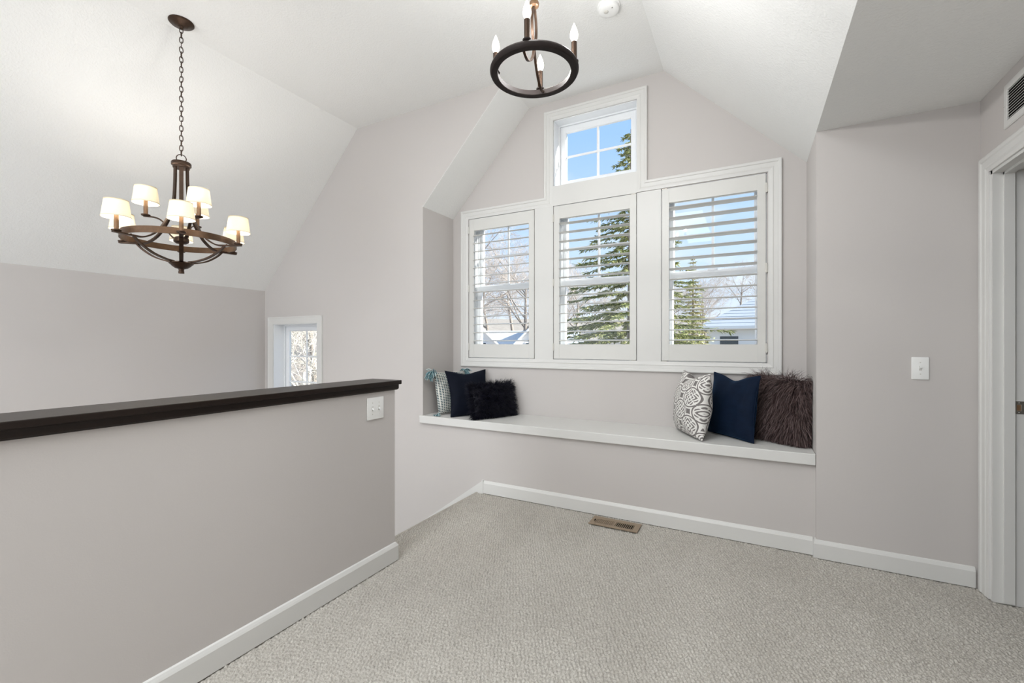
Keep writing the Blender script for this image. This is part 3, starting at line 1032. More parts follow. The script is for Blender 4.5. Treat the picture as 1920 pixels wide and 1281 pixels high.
# ------------------------------------------------------------------ ring pendant with candle bulbs
def pendant():
    cx, cy, zr = -0.835, 1.762, 2.395
    root = tag(empty('ring_pendant', (cx, cy, zr)), 'dark bronze ring pendant with four bare candle bulbs', 'pendant light')
    A0 = math.atan2(-cy, -cx) - math.radians(9.5)
    obj('ring', MB().lathe([(0.160, 0.003), (0.163, 0.0), (0.187, 0.0), (0.191, 0.004), (0.194, 0.011), (0.194, 0.017), (0.191, 0.024), (0.188, 0.027), (0.163, 0.027), (0.160, 0.024)], 80, closed=True), 'dark_ring', root, smooth=True, local=True, angle=28)
    # curved straps: lyre above, flaring to the ring
    def rod(az, bow):
        p = [(0.006, 0, 0.300), (0.030 * bow, 0, 0.250), (0.032 * bow, 0, 0.185), (0.006, 0, 0.110), (0.045, 0, 0.040), (0.100, 0, 0.004), (0.140, 0, 0.003), (0.162, 0, 0.014)]
        o = obj('curved_rod', MB().tube(bez(p, 8), 0, flat=(0.011, 0.006, (0, 1, 0))), 'bronze', root, smooth=True, local=True, angle=50)
        o.rotation_euler = (0, 0, az)
    rod(A0 - math.radians(6), 1.0)
    rod(A0 + PI - math.radians(6), 1.0)
    obj('top_hub', MB().lathe([(0, 0.292), (0.010, 0.292), (0.020, 0.300), (0.022, 0.312), (0.018, 0.322), (0.008, 0.328), (0.008, 0.340), (0, 0.342)], 20), 'bronze_light', root, smooth=True, local=True)
    # chain / stem to the ceiling
    H = ZH - zr
    obj('stem', MB().tube([(0, 0, 0.338), (0, 0, H - 0.02)], 0.0065, 10), 'bronze', root, smooth=True, local=True)
    obj('canopy', MB().lathe([(0, H), (0.065, H), (0.065, H - 0.008), (0.050, H - 0.018), (0.012, H - 0.026), (0, H - 0.027)], 28), 'bronze', root, smooth=True, local=True)
    c0 = obj('candle_cup', MB().lathe([(0, 0.028), (0.014, 0.028), (0.019, 0.032), (0.019, 0.037), (0.014, 0.040), (0, 0.040)], 18, (0.174, 0, 0)), 'dark_ring', root, smooth=True, local=True)
    obj('candle_sleeve', MB().lathe([(0, 0.038), (0.0122, 0.038), (0.0122, 0.118), (0.0, 0.118)], 16, (0.174, 0, 0)), 'bronze', c0, smooth=True, local=True)
    obj('bulb', MB().lathe([(0.007, 0.116), (0.010, 0.124), (0.0165, 0.138), (0.0175, 0.150), (0.014, 0.168), (0.007, 0.186), (0.0025, 0.198), (0.0, 0.202)], 18, (0.174, 0, 0)), 'bulb', c0, smooth=True, local=True)
    cs = [c0] + [copy_tree(c0, root) for _ in range(3)]
    for k, c_ in enumerate(cs):
        c_.rotation_euler = (0, 0, A0 + k * PI / 2)
        an = A0 + k * PI / 2
        light('pendant_bulb_light', 'POINT', (cx + 0.174 * math.cos(an), cy + 0.174 * math.sin(an), zr + 0.150), (0, 0, 0), 9.5, (0.99, 0.985, 0.97), shadow_soft_size=0.012)
    return root
pendant()

# ------------------------------------------------------------------ pillows
def velvet(name, a, b, sheen):
    t = NT(name)
    t.set(rough=0.75, spec=0.15)
    f = t.noise(t.coord(scale=(1, 1, 2.2)), 14, 4, 0.6)
    t.l(t.mix(f, a, b), t.p.inputs['Base Color'])
    t.p.inputs['Sheen Weight'].default_value = 0.6
    t.p.inputs['Sheen Roughness'].default_value = 0.4
    t.p.inputs['Sheen Tint'].default_value = sheen
    t.bump(t.noise(t.coord(scale=(0.6, 1, 1.6)), 16, 2), 0.25, 0.01)
    return t.m
M['navy_velvet'] = velvet('navy_velvet', srgb(7, 10, 20), srgb(12, 18, 34), srgb(30, 60, 84))
M['blue_velvet'] = velvet('blue_velvet', srgb(5, 14, 30), srgb(12, 30, 54), srgb(30, 90, 136))

def woven_mat():
    t = NT('woven_teal_check')
    t.set(rough=0.9, spec=0.1)
    c = t.n('ShaderNodeTexCoord')
    sp_ = t.n('ShaderNodeSeparateXYZ')
    t.l(c.outputs['Object'], sp_.inputs[0])
    cb = t.n('ShaderNodeCombineXYZ')
    t.l(sp_.outputs['X'], cb.inputs['X'])
    t.l(sp_.outputs['Z'], cb.inputs['Y'])
    br = t.n('ShaderNodeTexBrick')
    br.offset = 0.0
    br.inputs['Scale'].default_value = 1.0
    br.inputs['Brick Width'].default_value = 0.020
    br.inputs['Row Height'].default_value = 0.0145
    br.inputs['Mortar Size'].default_value = 0.0034
    br.inputs['Mortar Smooth'].default_value = 0.2
    br.inputs['Color1'].default_value = srgb(18, 30, 40)
    br.inputs['Color2'].default_value = srgb(66, 92, 102)
    br.inputs['Mortar'].default_value = srgb(222, 222, 214)
    t.l(cb.outputs[0], br.inputs['Vector'])
    f = t.noise(t.coord(), 60, 3)
    t.l(t.mix(t.math('MULTIPLY', f, 0.12), br.outputs['Color'], srgb(196, 206, 204)), t.p.inputs['Base Color'])
    t.bump(t.math('ADD', t.math('MULTIPLY', br.outputs['Fac'], 0.7), t.noise(t.coord(), 300, 2)), 0.5, 0.003)
    return t.m
M['woven'] = woven_mat()

def medallion_mat():
    """grey cloth printed with rings, leaf strokes and concave diamonds"""
    t = NT('medallion_print')
    t.set(rough=0.85, spec=0.1)
    c = t.n('ShaderNodeTexCoord')
    sp_ = t.n('ShaderNodeSeparateXYZ')
    t.l(c.outputs['Object'], sp_.inputs[0])
    A = 0.132
    r2 = 0.70710678
    u = t.math('DIVIDE', t.math('ADD', sp_.outputs['X'], sp_.outputs['Z']), A / r2)
    v = t.math('DIVIDE', t.math('SUBTRACT', sp_.outputs['X'], sp_.outputs['Z']), A / r2)
    fx = t.math('SUBTRACT', t.math('FRACT', t.math('ADD', u, 10.35)), 0.5)
    fy = t.math('SUBTRACT', t.math('FRACT', t.math('ADD', v, 10.2)), 0.5)
    ax, ay = t.math('ABSOLUTE', fx), t.math('ABSOLUTE', fy)
    d = t.math('SQRT', t.math('ADD', t.math('MULTIPLY', fx, fx), t.math('MULTIPLY', fy, fy)))
    an = t.math('ARCTAN2', fy, fx)
    gt = lambda a, b: t.math('GREATER_THAN', a, b)
    lt = lambda a, b: t.math('LESS_THAN', a, b)
    mul = lambda a, b: t.math('MULTIPLY', a, b)
    # white: band just outside the ring, thin ring inside, leaf strokes, cross veins
    band = mul(gt(d, 0.515), lt(d, 0.585))
    ring = mul(gt(d, 0.405), lt(d, 0.455))
    quad = t.math('ABSOLUTE', t.math('SUBTRACT', ax, ay))
    stroke = gt(t.math('SINE', t.math('ADD', t.math('MULTIPLY', d, 34.0), t.math('MULTIPLY', quad, 22.0))), 0.0)
    leaf = mul(stroke, lt(d, 0.405))
    vein = mul(lt(t.math('MINIMUM', ax, ay), 0.022), lt(d, 0.47))
    star = gt(t.math('SUBTRACT', d, 0.0), 0.70)
    wht = t.math('MINIMUM', 1.0, t.math('ADD', t.math('ADD', band, ring), t.math('ADD', leaf, vein)))
    f = t.noise(t.coord(), 120, 3)
    g = t.mix(f, srgb(112, 107, 106), srgb(134, 129, 127))
    wh = t.mix(f, srgb(222, 219, 215), srgb(240, 238, 234))
    t.l(t.mix(wht, g, wh), t.p.inputs['Base Color'])
    t.bump(f, 0.2, 0.002)
    return t.m
M['medallion'] = medallion_mat()

def island_mat(name, cols, rough=0.7, spec=0.2):
    t = NT(name)
    t.set(rough=rough, spec=spec)
    g = t.n('ShaderNodeNewGeometry')
    r = t.n('ShaderNodeValToRGB')
    el = r.color_ramp.elements
    el[0].color = cols[0]
    el[1].color = cols[-1]
    for i, c in enumerate(cols[1:-1]):
        q = el.new((i + 1) / (len(cols) - 1))
        q.color = c
    t.l(g.outputs['Random Per Island'], r.inputs[0])
    t.l(r.outputs[0], t.p.inputs['Base Color'])
    return t.m
M['navy_fur'] = island_mat('navy_fur', [srgb(6, 6, 14), srgb(12, 12, 26), srgb(22, 22, 40)], 0.55, 0.3)
M['brown_fur'] = island_mat('brown_fur', [srgb(44, 33, 33), srgb(82, 64, 62), srgb(136, 118, 116)], 0.55, 0.35)
M['tassel'] = island_mat('teal_tassel_yarn', [srgb(38, 66, 78), srgb(82, 122, 130), srgb(140, 168, 172), srgb(214, 222, 220)], 0.8, 0.1)

def pillow_surface(w_, h_, t_, dip, sag, n=26):
    """returns function (u,v,side) -> point; local x width, z height from 0, front is -y"""
    def P(u, v, s):
        ex = 1 - dip * (1 - v * v) * u * u
        ez = 1 - (dip if v > 0 else dip * 0.15) * (1 - u * u) * v * v
        x = w_ / 2 * u * ex
        z = h_ / 2 * v * ez
        b = max(0.0, (1 - u * u)) ** 0.52 * max(0.0, (1 - v * v)) ** 0.52
        low = 1 + sag * (-v) * 0.5
        y = s * t_ / 2 * b * low
        # soft wrinkle
        y += s * 0.006 * math.sin(7 * u + 3 * v) * math.sin(5 * v - 2 * u) * b
        return Vector((x, y, z + h_ / 2))
    return P

def cushion(name, label, loc, yaw, tilt, w_, h_, t_, mat, dip=0.10, sag=0.25, notch=0.0, seam=None):
    root = tag(empty(name, loc, (0, 0, 0)), label, 'pillow')
    root.rotation_euler = (Matrix.Rotation(yaw, 3, 'Z') @ Matrix.Rotation(-tilt, 3, 'X')).to_euler()
    P0 = pillow_surface(w_, h_, t_, dip, sag)
    def P(u, v, s):
        q = P0(u, v, s)
        if notch:      # chopped dip in the top edge
            q.z -= notch * math.exp(-(u * 2.6) ** 2) * max(0.0, v) ** 2
        return q
    n = 28
    mb = MB()
    us = [math.sin(PI / 2 * (2 * i / n - 1)) for i in range(n + 1)]
    for s in (-1, 1):
        o = len(mb.v)
        for j in range(n + 1):
            for i in range(n + 1):
                mb.v.append(tuple(P(us[i], us[j], s)))
        for j in range(n):
            for i in range(n):
                a = o + j * (n + 1) + i
                f = (a, a + 1, a + n + 2, a + n + 1)
                mb.f.append(f if s < 0 else f[::-1])
    c = obj('cover', mb, mat, root, smooth=True, local=True, angle=180)
    bm = bmesh.new(); bm.from_mesh(c.data)
    bmesh.ops.remove_doubles(bm, verts=bm.verts[:], dist=0.0004)
    bm.to_mesh(c.data); bm.free()
    # piping seam round the edge
    if seam:
        path = []
        for k in range(4 * 14):
            q, r = divmod(k, 14)
            t = -1 + 2 * r / 14
            u, v = ((t, -1), (1, t), (-t, 1), (-1, -t))[q]
            path.append(P(u, v, 1))
        path.append(path[0])
        obj('piping', MB().tube(path, 0.0035, 6, cap=False), seam, c, smooth=True, local=True)
    return root, c, P

def fur(cover, P, mat, count, length, width, fall, seed, droop=1.0, clump=0.02):
    rnd = random.Random(seed)
    inv = cover.parent.rotation_euler.to_matrix().inverted()
    down = inv @ Vector((0, 0, -1))
    mb = MB()
    cl = [(rnd.uniform(-1, 1), rnd.uniform(-1, 1), Vector((rnd.gauss(0, 1), rnd.gauss(0, 1), rnd.gauss(0, 1))).normalized()) for _ in range(150)]
    for _ in range(count):
        s = -1 if rnd.random() < 0.72 else 1
        u, v = rnd.uniform(-1, 1), rnd.uniform(-1, 1)
        if rnd.random() < 0.22:      # extra along the edges
            if rnd.random() < 0.5: u = math.copysign(1 - rnd.random() * 0.06, u)
            else: v = math.copysign(1 - rnd.random() * 0.06, v)
        p = P(u, v, s)
        e_ = 0.02
        a = P(min(1, u + e_), v, s) - P(max(-1, u - e_), v, s)
        b = P(u, min(1, v + e_), s) - P(u, max(-1, v - e_), s)
        nrm = a.cross(b)
        if nrm.length < 1e-9:
            nrm = Vector((0, s, 0))
        nrm.normalize()
        if nrm.y * s < 0:
            nrm = -nrm
        edge = max(abs(u), abs(v))
        if edge > 0.85:
            nrm = (nrm + Vector((u, 0, v)) * (edge - 0.85) * 6).normalized()
        best = min(cl, key=lambda q: (q[0] - u) ** 2 + (q[1] - v) ** 2)
        d = (nrm * 0.75 + best[2] * 0.26 + Vector((rnd.gauss(0, 1), rnd.gauss(0, 1), rnd.gauss(0, 1))) * 0.16 + down * fall).normalized()
        ln = length * rnd.uniform(0.6, 1.15)
        seg = 4
        pts = []
        q = p.copy()
        for k in range(seg + 1):
            pts.append(q.copy())
            d = (d + down * 0.32 * droop).normalized()
            q = q + d * ln / seg
        side = d.cross(Vector((0, s, 0)) + Vector((rnd.gauss(0, .3), 0, rnd.gauss(0, .3))))
        if side.length < 1e-6:
            side = Vector((1, 0, 0))
        side.normalize()
        o = len(mb.v)
        for k, q in enumerate(pts):
            wd = width * (1 - 0.85 * k / seg)
            mb.v.append(tuple(q - side * wd)); mb.v.append(tuple(q + side * wd))
        for k in range(seg):
            mb.f.append((o + 2 * k, o + 2 * k + 1, o + 2 * k + 3, o + 2 * k + 2))
    # keep the fur above the seat board: clamp in world space
    root = cover.parent
    Rm = root.rotation_euler.to_matrix()
    out_ = []
    for q in mb.v:
        wq = Rm @ Vector(q) + root.location
        if wq.z < 0.5835: wq.z = 0.5835 + random.random() * 0.002
        if wq.x > XR - 0.003: wq.x = XR - 0.003
        if wq.y > YB - 0.003: wq.y = YB - 0.003
        out_.append(tuple(inv @ (wq - root.location)))
    mb.v = out_
    o = obj('fur', mb, mat, cover, smooth=True, local=True, angle=180, recalc=False)
    o['kind'] = 'stuff'
    return o

def tassel(root, at, dirv, seed, ln=0.095):
    rnd = random.Random(seed)
    mb = MB()
    d0 = Vector(dirv).normalized()
    inv = root.rotation_euler.to_matrix().inverted()
    down = inv @ Vector((0, 0, -1))
    Rm = root.rotation_euler.to_matrix()
    for k in range(70):
        q = Vector(at)
        d = (d0 + Vector((rnd.gauss(0, 1), rnd.gauss(0, 1), rnd.gauss(0, 1))) * 0.34).normalized()
        pts = [q]
        L_ = ln * rnd.uniform(0.75, 1.1)
        for j in range(5):
            d = (d + down * 0.40).normalized()
            q = q + d * L_ / 5
            wq = Rm @ q + root.location
            if wq.z < 0.587: wq.z = 0.587 + rnd.random() * 0.004
            if wq.x < XL + 0.006: wq.x = XL + 0.006 + rnd.random() * 0.004
            if wq.y > YB - 0.006: wq.y = YB - 0.006
            q = inv @ (wq - root.location)
            pts.append(q)
        mb.tube(pts, 0.0040, 5)
    # wrapped neck
    mb.tube([Vector(at) - d0 * 0.004, Vector(at) + d0 * 0.006, Vector(at) + d0 * 0.014], [0.008, 0.011, 0.010], 10)
    return obj('tassel', mb, 'tassel', root, smooth=True, local=True)

SZ = 0.583
def place(bl, dirdeg, w_, off=0):
    """bottom-left corner and heading of the bottom edge -> bottom-centre"""
    a = math.radians(dirdeg)
    return (bl[0] + math.cos(a) * w_ / 2, bl[1] + math.sin(a) * w_ / 2, SZ + 0.004 + off), a

# left group
loc, a = place((-2.400, 3.115), 81, 0.40, 0.006)
p1, c1, P1 = cushion('woven_pillow', 'white and teal woven pillow with yarn tassels at its corners', loc, a, math.radians(11), 0.40, 0.375, 0.13, 'woven', dip=0.07)
for k, (u, v) in enumerate(((-1, -1), (1, -1), (-1, 1), (1, 1))):
    tassel(p1, P1(u * 0.97, v * 0.97, 1), (u, -0.3, v * 0.7), 20 + k)
loc, a = place((-2.245, 3.080), 62, 0.41)
cushion('navy_velvet_pillow', 'plain navy velvet pillow between the woven and navy fur pillows', loc, a, math.radians(17), 0.41, 0.405, 0.12, 'navy_velvet', dip=0.13, notch=0.015, seam='navy_velvet')
loc, a = place((-2.010, 3.070), 66, 0.44)
p3, c3, P3 = cushion('navy_fur_pillow', 'small navy shaggy fur lumbar pillow', loc, a, math.radians(15), 0.44, 0.285, 0.12, 'navy_fur', dip=0.05)
fur(c3, P3, 'navy_fur', 7500, 0.052, 0.0016, 0.0, 5, 0.45)
# right group
loc, a = place((-0.480, 3.475), -62, 0.45)
cushion('medallion_pillow', 'grey and white medallion print pillow standing on the window seat', loc, a, math.radians(7), 0.45, 0.435, 0.20, 'medallion', dip=0.09, notch=0.045)
loc, a = place((-0.265, 3.475), -47, 0.42)
cushion('blue_velvet_pillow', 'dark blue velvet pillow between the medallion and brown fur pillows', loc, a, math.radians(7), 0.42, 0.425, 0.15, 'blue_velvet', dip=0.10, notch=0.03, seam='blue_velvet')
loc, a = place((-0.005, 3.475), -41, 0.40)
p6, c6, P6 = cushion('brown_fur_pillow', 'shaggy brown fur pillow in the corner of the window seat', loc, a, math.radians(6), 0.40, 0.40, 0.12, 'brown_fur', dip=0.05)
fur(c6, P6, 'brown_fur', 9500, 0.085, 0.0019, 0.25, 9, 0.95)

# ------------------------------------------------------------------ outdoors
M['bark'] = painted('grey_bark', srgb(150, 141, 132), 0.9, 0.1, 0.12, 6)
M['twig'] = painted('twig_bark', srgb(190, 180, 172), 0.9, 0.1, 0.12, 3)
M['pale_bark'] = painted('pale_bark', srgb(206, 200, 188), 0.9, 0.1, 0.08, 6)
M['needles'] = island_mat('spruce_needles', [srgb(88, 100, 64), srgb(146, 152, 98), srgb(206, 204, 148)], 0.8, 0.1)
M['olive_needles'] = island_mat('olive_needles', [srgb(128, 128, 82), srgb(172, 166, 112), srgb(212, 204, 156)], 0.8, 0.1)
M['leaves'] = island_mat('young_leaves', [srgb(140, 146, 84), srgb(176, 180, 118), srgb(206, 206, 156)], 0.8, 0.1)
M['brush'] = painted('dry_brush', srgb(168, 158, 146), 0.95, 0.05, 0.25, 2)
M['pale_roof'] = painted('weathered_grey_shingles', srgb(186, 189, 192), 0.85, 0.1, 0.10, 9)
M['siding'] = painted('white_siding', srgb(236, 236, 236), 0.6, 0.2)
M['shingle'] = painted('grey_shingles', srgb(190, 188, 184), 0.85, 0.1, 0.10, 9)
M['dark_pane'] = painted('dark_pane', srgb(70, 80, 90), 0.1, 0.5)

# unseen pale roof added below the alcove windows to bounce sunlight indoors
pr = tag(empty('bounce_roof', (-1.1, 3.8, 0.5)), 'unseen pale shingled roof added to bounce daylight into the alcove windows', 'roof')
mb = MB().prism([(3.76, 0.62), (7.2, -0.75), (7.2, -0.95), (3.76, 0.42)], [], 0, -5.6, 2.6)
obj('roof_deck', mb, 'shingle', pr)
for k in range(1, 24):
    t_ = k / 24
    yy, zz = 3.76 + 3.44 * t_, 0.62 - 1.37 * t_
    obj('shingle_course', MB().add([(-5.6, yy - 0.13, zz + 0.056), (2.6, yy - 0.13, zz + 0.056), (2.6, yy, zz + 0.014), (-5.6, yy, zz + 0.014), (-5.6, yy - 0.13, zz + 0.046), (2.6, yy - 0.13, zz + 0.046), (2.6, yy, zz - 0.002), (-5.6, yy, zz - 0.002)],
        [(0, 3, 2, 1), (4, 5, 6, 7), (2, 3, 7, 6), (0, 1, 5, 4), (1, 2, 6, 5), (3, 0, 4, 7)]), 'shingle', pr)

def ground_z(x, y):
    d = math.hypot(x, y)
    return -3.0 + 2.2 * min(1, max(0, (d - 9) / 16)) + 6.0 * min(1, max(0, (d - 27) / 45)) ** 1.2

mb = MB()
nx, ny = 44, 40
for j in range(ny + 1):
    for i in range(nx + 1):
        x = -85 + 150 * i / nx
        y = 3.75 + 86 * (j / ny) ** 1.5
        mb.v.append((x, y, ground_z(x, y) + 0.25 * math.sin(x * 0.9 + y) * math.sin(y * 0.7)))
for j in range(ny):
    for i in range(nx):
        a = j * (nx + 1) + i
        mb.f.append((a, a + 1, a + nx + 2, a + nx + 1))
gnd = obj('ground', mb, 'brush', smooth=True)
gnd['label'] = 'dry brushy hillside outside the windows'
gnd['category'] = 'ground'
gnd['kind'] = 'stuff'

def bare_tree_meshes(seed, height, mat_t, mat_b, levels=5):
    rnd = random.Random(seed)
    T_, B_ = MB(), MB()
    def grow(p, d, ln, r, lev):
        tgt = T_ if lev <= 1 else B_
        seg = 5 if lev == 0 else (3 if lev < 3 else 2)
        pts = [p.copy()]
        rs = [r]
        q = p.copy()
        dd = d.copy()
        for k in range(seg):
            dd = (dd + Vector((rnd.gauss(0, 1), rnd.gauss(0, 1), rnd.gauss(0, 0.6))) * (0.06 if lev == 0 else 0.14) + Vector((0, 0, 0.05 if lev else 0))).normalized()
            q = q + dd * ln / seg
            pts.append(q.copy())
            rs.append(r * (1 - 0.62 * (k + 1) / seg))
        tgt.tube(pts, rs, 6 if lev == 0 else (4 if lev < 3 else 3), cap=False)
        if lev >= levels:
            return
        nb = (8, 6, 5, 5, 3)[lev]
        for k in range(nb):
            t = rnd.uniform(0.35 if lev == 0 else 0.2, 1.0)
            i = min(seg - 1, int(t * seg))
            f = t * seg - i
            bp = pts[i].lerp(pts[i + 1], f)
            br = rs[i] * (1 - f) + rs[i + 1] * f
            ax = Vector((rnd.gauss(0, 1), rnd.gauss(0, 1), rnd.gauss(0, 0.5)))
            ax = (ax - dd * ax.dot(dd)).normalized()
            nd = (dd * rnd.uniform(0.55, 1.0) + ax * rnd.uniform(0.6, 1.0)).normalized()
            grow(bp, nd, ln * rnd.uniform(0.42, 0.66), max(br * rnd.uniform(0.45, 0.7), 0.006), lev + 1)
    grow(Vector((0, 0, -0.3)), Vector((0, 0, 1)), height * 0.62, height * 0.018, 0)
    return T_, B_

def make_tree(seed, height, name, label, mat_t='bark', mat_b='twig', levels=5, cat='tree', group='bare trees beyond the windows'):
    root = tag(empty(name), label, cat, group)
    T_, B_ = bare_tree_meshes(seed, height, mat_t, mat_b, levels)
    obj('trunk', T_, mat_t, root, smooth=True, local=True, angle=180, recalc=False)
    o = obj('twigs', B_, mat_b, root, local=True, smooth=True, angle=180, recalc=False)
    o['kind'] = 'stuff'
    return root

LB = 'leafless grey tree in the bare wood behind the house'
protos = [make_tree(s, h, 'bare_tree', LB) for s, h in ((1, 11), (2, 12), (3, 10), (4, 12))]
# distance, bearing (deg from +y, positive = left), scale
spots = [(31, 26.5, 0.9), (31, 35.5, 0.95), (34, 31, 0.9), (30, 20, 0.65), (42, 25, 0.8), (46, 36, 0.9), (38, 16.5, 0.6), (46, 12, 0.6), (40, 21.5, 0.75),
         (30, 9, 0.5), (36, 4.5, 0.6), (39, -1.5, 0.6), (34, -9, 0.6), (45, 1.5, 0.65), (45, 8, 0.6), (46, -6, 0.65), (52, 5, 0.7),
         (24, 52, 0.8), (27, 58, 0.8), (34, 55, 0.9), (40, 60, 1.0), (50, 28, 0.9)]
rnd = random.Random(4)
for i, (d, b, s) in enumerate(spots):
    o = protos[i] if i < 4 else copy_tree(protos[i % 4])
    x, y = -d * math.sin(math.radians(b)), d * math.cos(math.radians(b))
    o.location = (x, y, ground_z(x, y))
    o.rotation_euler = (0, 0, rnd.uniform(0, 6.28))
    o.scale = (s, s, s)
    o['label'], o['group'] = (('leafless grey tree outside the narrow foyer window', 'bare trees outside the foyer window') if b > 45 else
                              ('leafless grey tree beside the white gabled house', 'bare trees by the gabled house') if b > 23 else
                              ('leafless grey tree growing behind the tall spruce', 'bare trees behind the spruce') if b > 10 else
                              ('leafless grey tree behind the grey roofed house', 'bare trees behind the grey roof'))

def spruce(loc, height, rad, label, seed, mat='needles', dens=1.0, name='spruce_tree'):
    rnd = random.Random(seed)
    root = tag(empty(name, loc), label, 'tree')
    obj('trunk', MB().tube([(0, 0, -0.3), (0, 0, height * 0.5), (0, 0, height * 0.98)], [height * 0.017, height * 0.010, 0.01], 8), 'bark', root, smooth=True, local=True)
    nd, br = MB(), MB()
    z = height * 0.08
    while z < height * 0.97:
        f = 1 - z / height
        R_ = rad * (f ** 0.85) * rnd.uniform(0.8, 1.1)
        nb = max(5, int(12 * f + 4))
        a0 = rnd.uniform(0, 6.28)
        for k in range(nb):
            a = a0 + 2 * PI * k / nb + rnd.uniform(-0.25, 0.25)
            L_ = R_ * rnd.uniform(0.7, 1.1)
            pts = []
            for q in range(6):
                t = q / 5
                rr = L_ * t
                zz = z + L_ * (0.10 * t - 0.42 * t * t + 0.22 * t ** 3)
                pts.append(Vector((rr * math.cos(a), rr * math.sin(a), zz)))
            br.tube(pts, [0.02 * (1 - 0.8 * q / 5) for q in range(6)], 4, cap=False)
            # sprays of needles along the bough
            for s_ in range(int((24 + L_ * 110) * dens)):
                t = rnd.uniform(0.15, 1.0)
                i = min(4, int(t * 5))
                c = pts[i].lerp(pts[i + 1], t * 5 - i)
                out_d = Vector((math.cos(a), math.sin(a), 0))
                sd_ = Vector((-math.sin(a), math.cos(a), 0)) * rnd.choice((-1, 1))
                d = (out_d * rnd.uniform(0.2, 1.0) + sd_ * rnd.uniform(0.0, 1.0) + Vector((0, 0, rnd.uniform(-0.55, 0.15)))).normalized()
                ln = rnd.uniform(0.12, 0.27) * (0.6 + 0.4 * f)
                up = Vector((rnd.gauss(0, 0.4), rnd.gauss(0, 0.4), 1)).normalized()
                sv = d.cross(up).normalized() * rnd.uniform(0.010, 0.022)
                uv = sv.cross(d).normalized() * 0.008
                e_ = c + d * ln
                m_ = c + d * ln * 0.55
                nd.add([c, m_ + sv, m_ - sv, e_, m_ + uv * 1.0, m_ - uv], [(0, 1, 4), (0, 4, 2), (1, 3, 4), (4, 3, 2), (0, 5, 1), (0, 2, 5), (1, 5, 3), (5, 2, 3)])
        z += height * 0.026 * rnd.uniform(0.85, 1.2)
    obj('boughs', br, 'bark', root, local=True, recalc=False)
    o = obj('needles', nd, mat, root, local=True, recalc=False)
    o['kind'] = 'stuff'
    return root
def polar(d, b):
    x, y = -d * math.sin(math.radians(b)), d * math.cos(math.radians(b))
    return (x, y, ground_z(x, y))
spruce(polar(13.2, 13.2), 10.0, 3.7, 'tall green spruce filling the view of the middle window', 11)
spruce(polar(22, 6.0), 6.6, 1.05, 'slender olive evergreen beside the grey neighbouring roof', 12, mat='olive_needles', dens=0.34, name='cedar_tree')

def shrub(loc, h, r, seed, label, mat='leaves'):
    rnd = random.Random(seed)
    root = tag(empty('shrub', loc), label, 'shrub', 'pale green shrubs outside')
    st, lf = MB(), MB()
    for k in range(26):
        a = rnd.uniform(0, 6.28)
        L_ = r * rnd.uniform(0.3, 1)
        tip = Vector((L_ * math.cos(a), L_ * math.sin(a), h * rnd.uniform(0.45, 1.0)))
        mid = tip * 0.5 + Vector((rnd.gauss(0, 0.1), rnd.gauss(0, 0.1), 0.15 * h))
        st.tube([(0, 0, -0.1), mid, tip], [0.03, 0.02, 0.006], 4, cap=False)
        for q in range(34):
            t = rnd.uniform(0.4, 1.05)
            c = mid.lerp(tip, max(0, (t - 0.5) * 2)) + Vector((rnd.gauss(0, 0.16), rnd.gauss(0, 0.16), rnd.gauss(0, 0.16)))
            d = Vector((rnd.gauss(0, 1), rnd.gauss(0, 1), rnd.gauss(0, 1))).normalized()
            sv = d.cross(Vector((rnd.gauss(0, 1), rnd.gauss(0, 1), rnd.gauss(0, 1)))).normalized() * 0.035
            nn_ = d.cross(sv).normalized() * 0.006
            lf.add([c, c + d * 0.06 + sv, c + d * 0.12, c + d * 0.06 - sv, c + d * 0.06 + nn_], [(0, 1, 4), (1, 2, 4), (2, 3, 4), (3, 0, 4)])
    obj('stems', st, 'bark', root, local=True, recalc=False)
    o = obj('leaves', lf, mat, root, local=True, recalc=False)
    o['kind'] = 'stuff'
    return root
for k, (d, b, h) in enumerate(((19.5, 8.5, 3.4), (25, 8.2, 3.4), (17, 5.4, 3.3))):
    shrub(polar(d, b), h, 1.3, 30 + k, 'pale green leafing shrub near the neighbouring house')

# pale tangle of branches seen through the small foyer window
tn = make_tree(21, 5.5, 'pale_branching_tree', 'pale barked branching tree outside the small foyer window', 'pale_bark', 'pale_bark', 4, group=None)
tn.location = polar(12, 54.5)
tn2 = make_tree(22, 6.0, 'bare_thicket', 'twiggy grey thicket behind the pale branching tree', 'twig', 'twig', 5, group=None)
tn2.location = polar(16, 57)

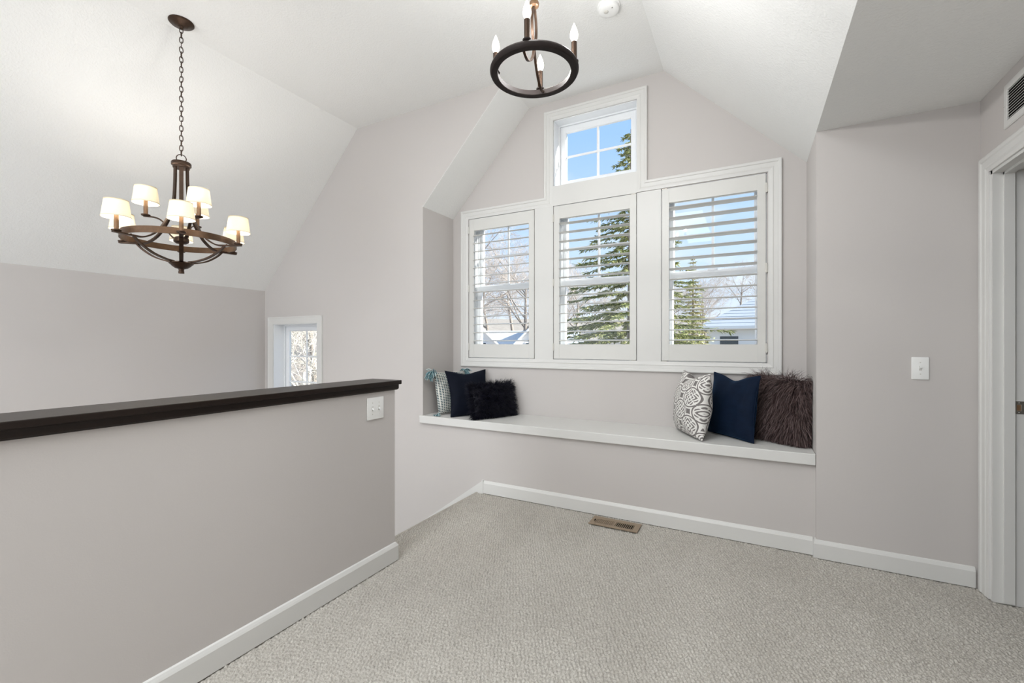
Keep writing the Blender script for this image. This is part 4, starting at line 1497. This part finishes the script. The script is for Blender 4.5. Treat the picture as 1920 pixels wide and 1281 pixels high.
# neighbouring house with hipped grey roof
def house(loc, rot, sx_, sy_, hw_, hr_, hip, label, name='neighbour_house', roof='pale_roof'):
    root = tag(empty(name, loc, (0, 0, rot)), label, 'house')
    obj('walls', MB().box((-sx_, -sy_, -1.5), (sx_, sy_, hw_)), 'siding', root, local=True)
    ov = 0.45
    X_, Y_ = sx_ + ov, sy_ + ov
    rx = X_ - hip
    mb = MB().add([(-X_, -Y_, hw_), (X_, -Y_, hw_), (X_, Y_, hw_), (-X_, Y_, hw_), (-rx, 0, hw_ + hr_), (rx, 0, hw_ + hr_), (-X_, -Y_, hw_ - 0.18), (X_, -Y_, hw_ - 0.18), (X_, Y_, hw_ - 0.18), (-X_, Y_, hw_ - 0.18)],
                  [(0, 1, 5, 4), (1, 2, 5), (2, 3, 4, 5), (3, 0, 4), (0, 6, 7, 1), (1, 7, 8, 2), (2, 8, 9, 3), (3, 9, 6, 0), (6, 9, 8, 7)])
    r_ = obj('roof', mb, roof, root, local=True)
    obj('fascia', MB().box((-X_ - 0.02, -Y_ - 0.02, hw_ - 0.18), (X_ + 0.02, -Y_ + 0.06, hw_ + 0.01)), 'siding', r_, local=True)
    # shingle courses as proud strips on the front slope
    for k in range(1, 9):
        t = k / 9
        zz = hw_ + hr_ * t
        yy = -Y_ * (1 - t)
        xx = X_ - hip * t
        obj('shingle_course', MB().box((-xx + 0.05, yy - 0.03, zz - 0.02), (xx - 0.05, yy + 0.03, zz + 0.012)), roof, r_, local=True)
    n_ = int(sx_ * 0.9)
    for k in range(n_):
        cx_ = -sx_ + (k + 0.5) * 2 * sx_ / n_
        f_ = obj('window', MB().box((cx_ - 0.55, -sy_ - 0.05, hw_ - 1.55), (cx_ + 0.55, -sy_ + 0.02, hw_ - 0.45)), 'siding', root, local=True)
        obj('pane', MB().box((cx_ - 0.45, -sy_ - 0.07, hw_ - 1.45), (cx_ + 0.45, -sy_ - 0.03, hw_ - 0.55)), 'dark_pane', f_, local=True)
    return root
house((3.6, 30.5, -0.2), math.radians(-2), 5.6, 3.6, 2.35, 1.75, 2.6, 'white neighbouring house with a pale grey hipped roof')

def gabled_house(loc, rot):
    root = tag(empty('gabled_house', loc, (0, 0, rot)), 'white gabled house among the bare trees', 'house')
    obj('walls', MB().box((-4.2, 0, -3.0), (4.2, 5, 0.0)), 'siding', root, local=True)
    obj('roof', MB().prism([(-0.3, 0.0), (5.3, 0.0), (2.5, 1.0)], [], 0, -4.5, 4.5), 'pale_roof', root, local=True)
    for cx_ in (-1.35, 1.35):
        g = obj('gable', MB().prism([(cx_ - 1.15, -0.6), (cx_ + 1.15, -0.6), (cx_ + 1.15, -0.15), (cx_, 1.0), (cx_ - 1.15, -0.15)], [], 1, -0.5, 2.6), 'siding', root, local=True)
        for sg in (-1, 1):
            mb = MB().prism([(cx_ + sg * 1.32, -0.32), (cx_, 1.0), (cx_, 1.12), (cx_ + sg * 1.44, -0.32)], [], 1, -0.72, 2.6)
            obj('gable_roof', mb, 'siding', g, local=True)
        f_ = obj('window', MB().box((cx_ - 0.3, -0.54, -0.35), (cx_ + 0.3, -0.49, 0.3)), 'siding', root, local=True)
        obj('pane', MB().box((cx_ - 0.24, -0.56, -0.29), (cx_ + 0.24, -0.52, 0.24)), 'dark_pane', f_, local=True)
    return root
gx, gy, gz = polar(25, 29)
gabled_house((gx, gy, 1.0), math.radians(29))
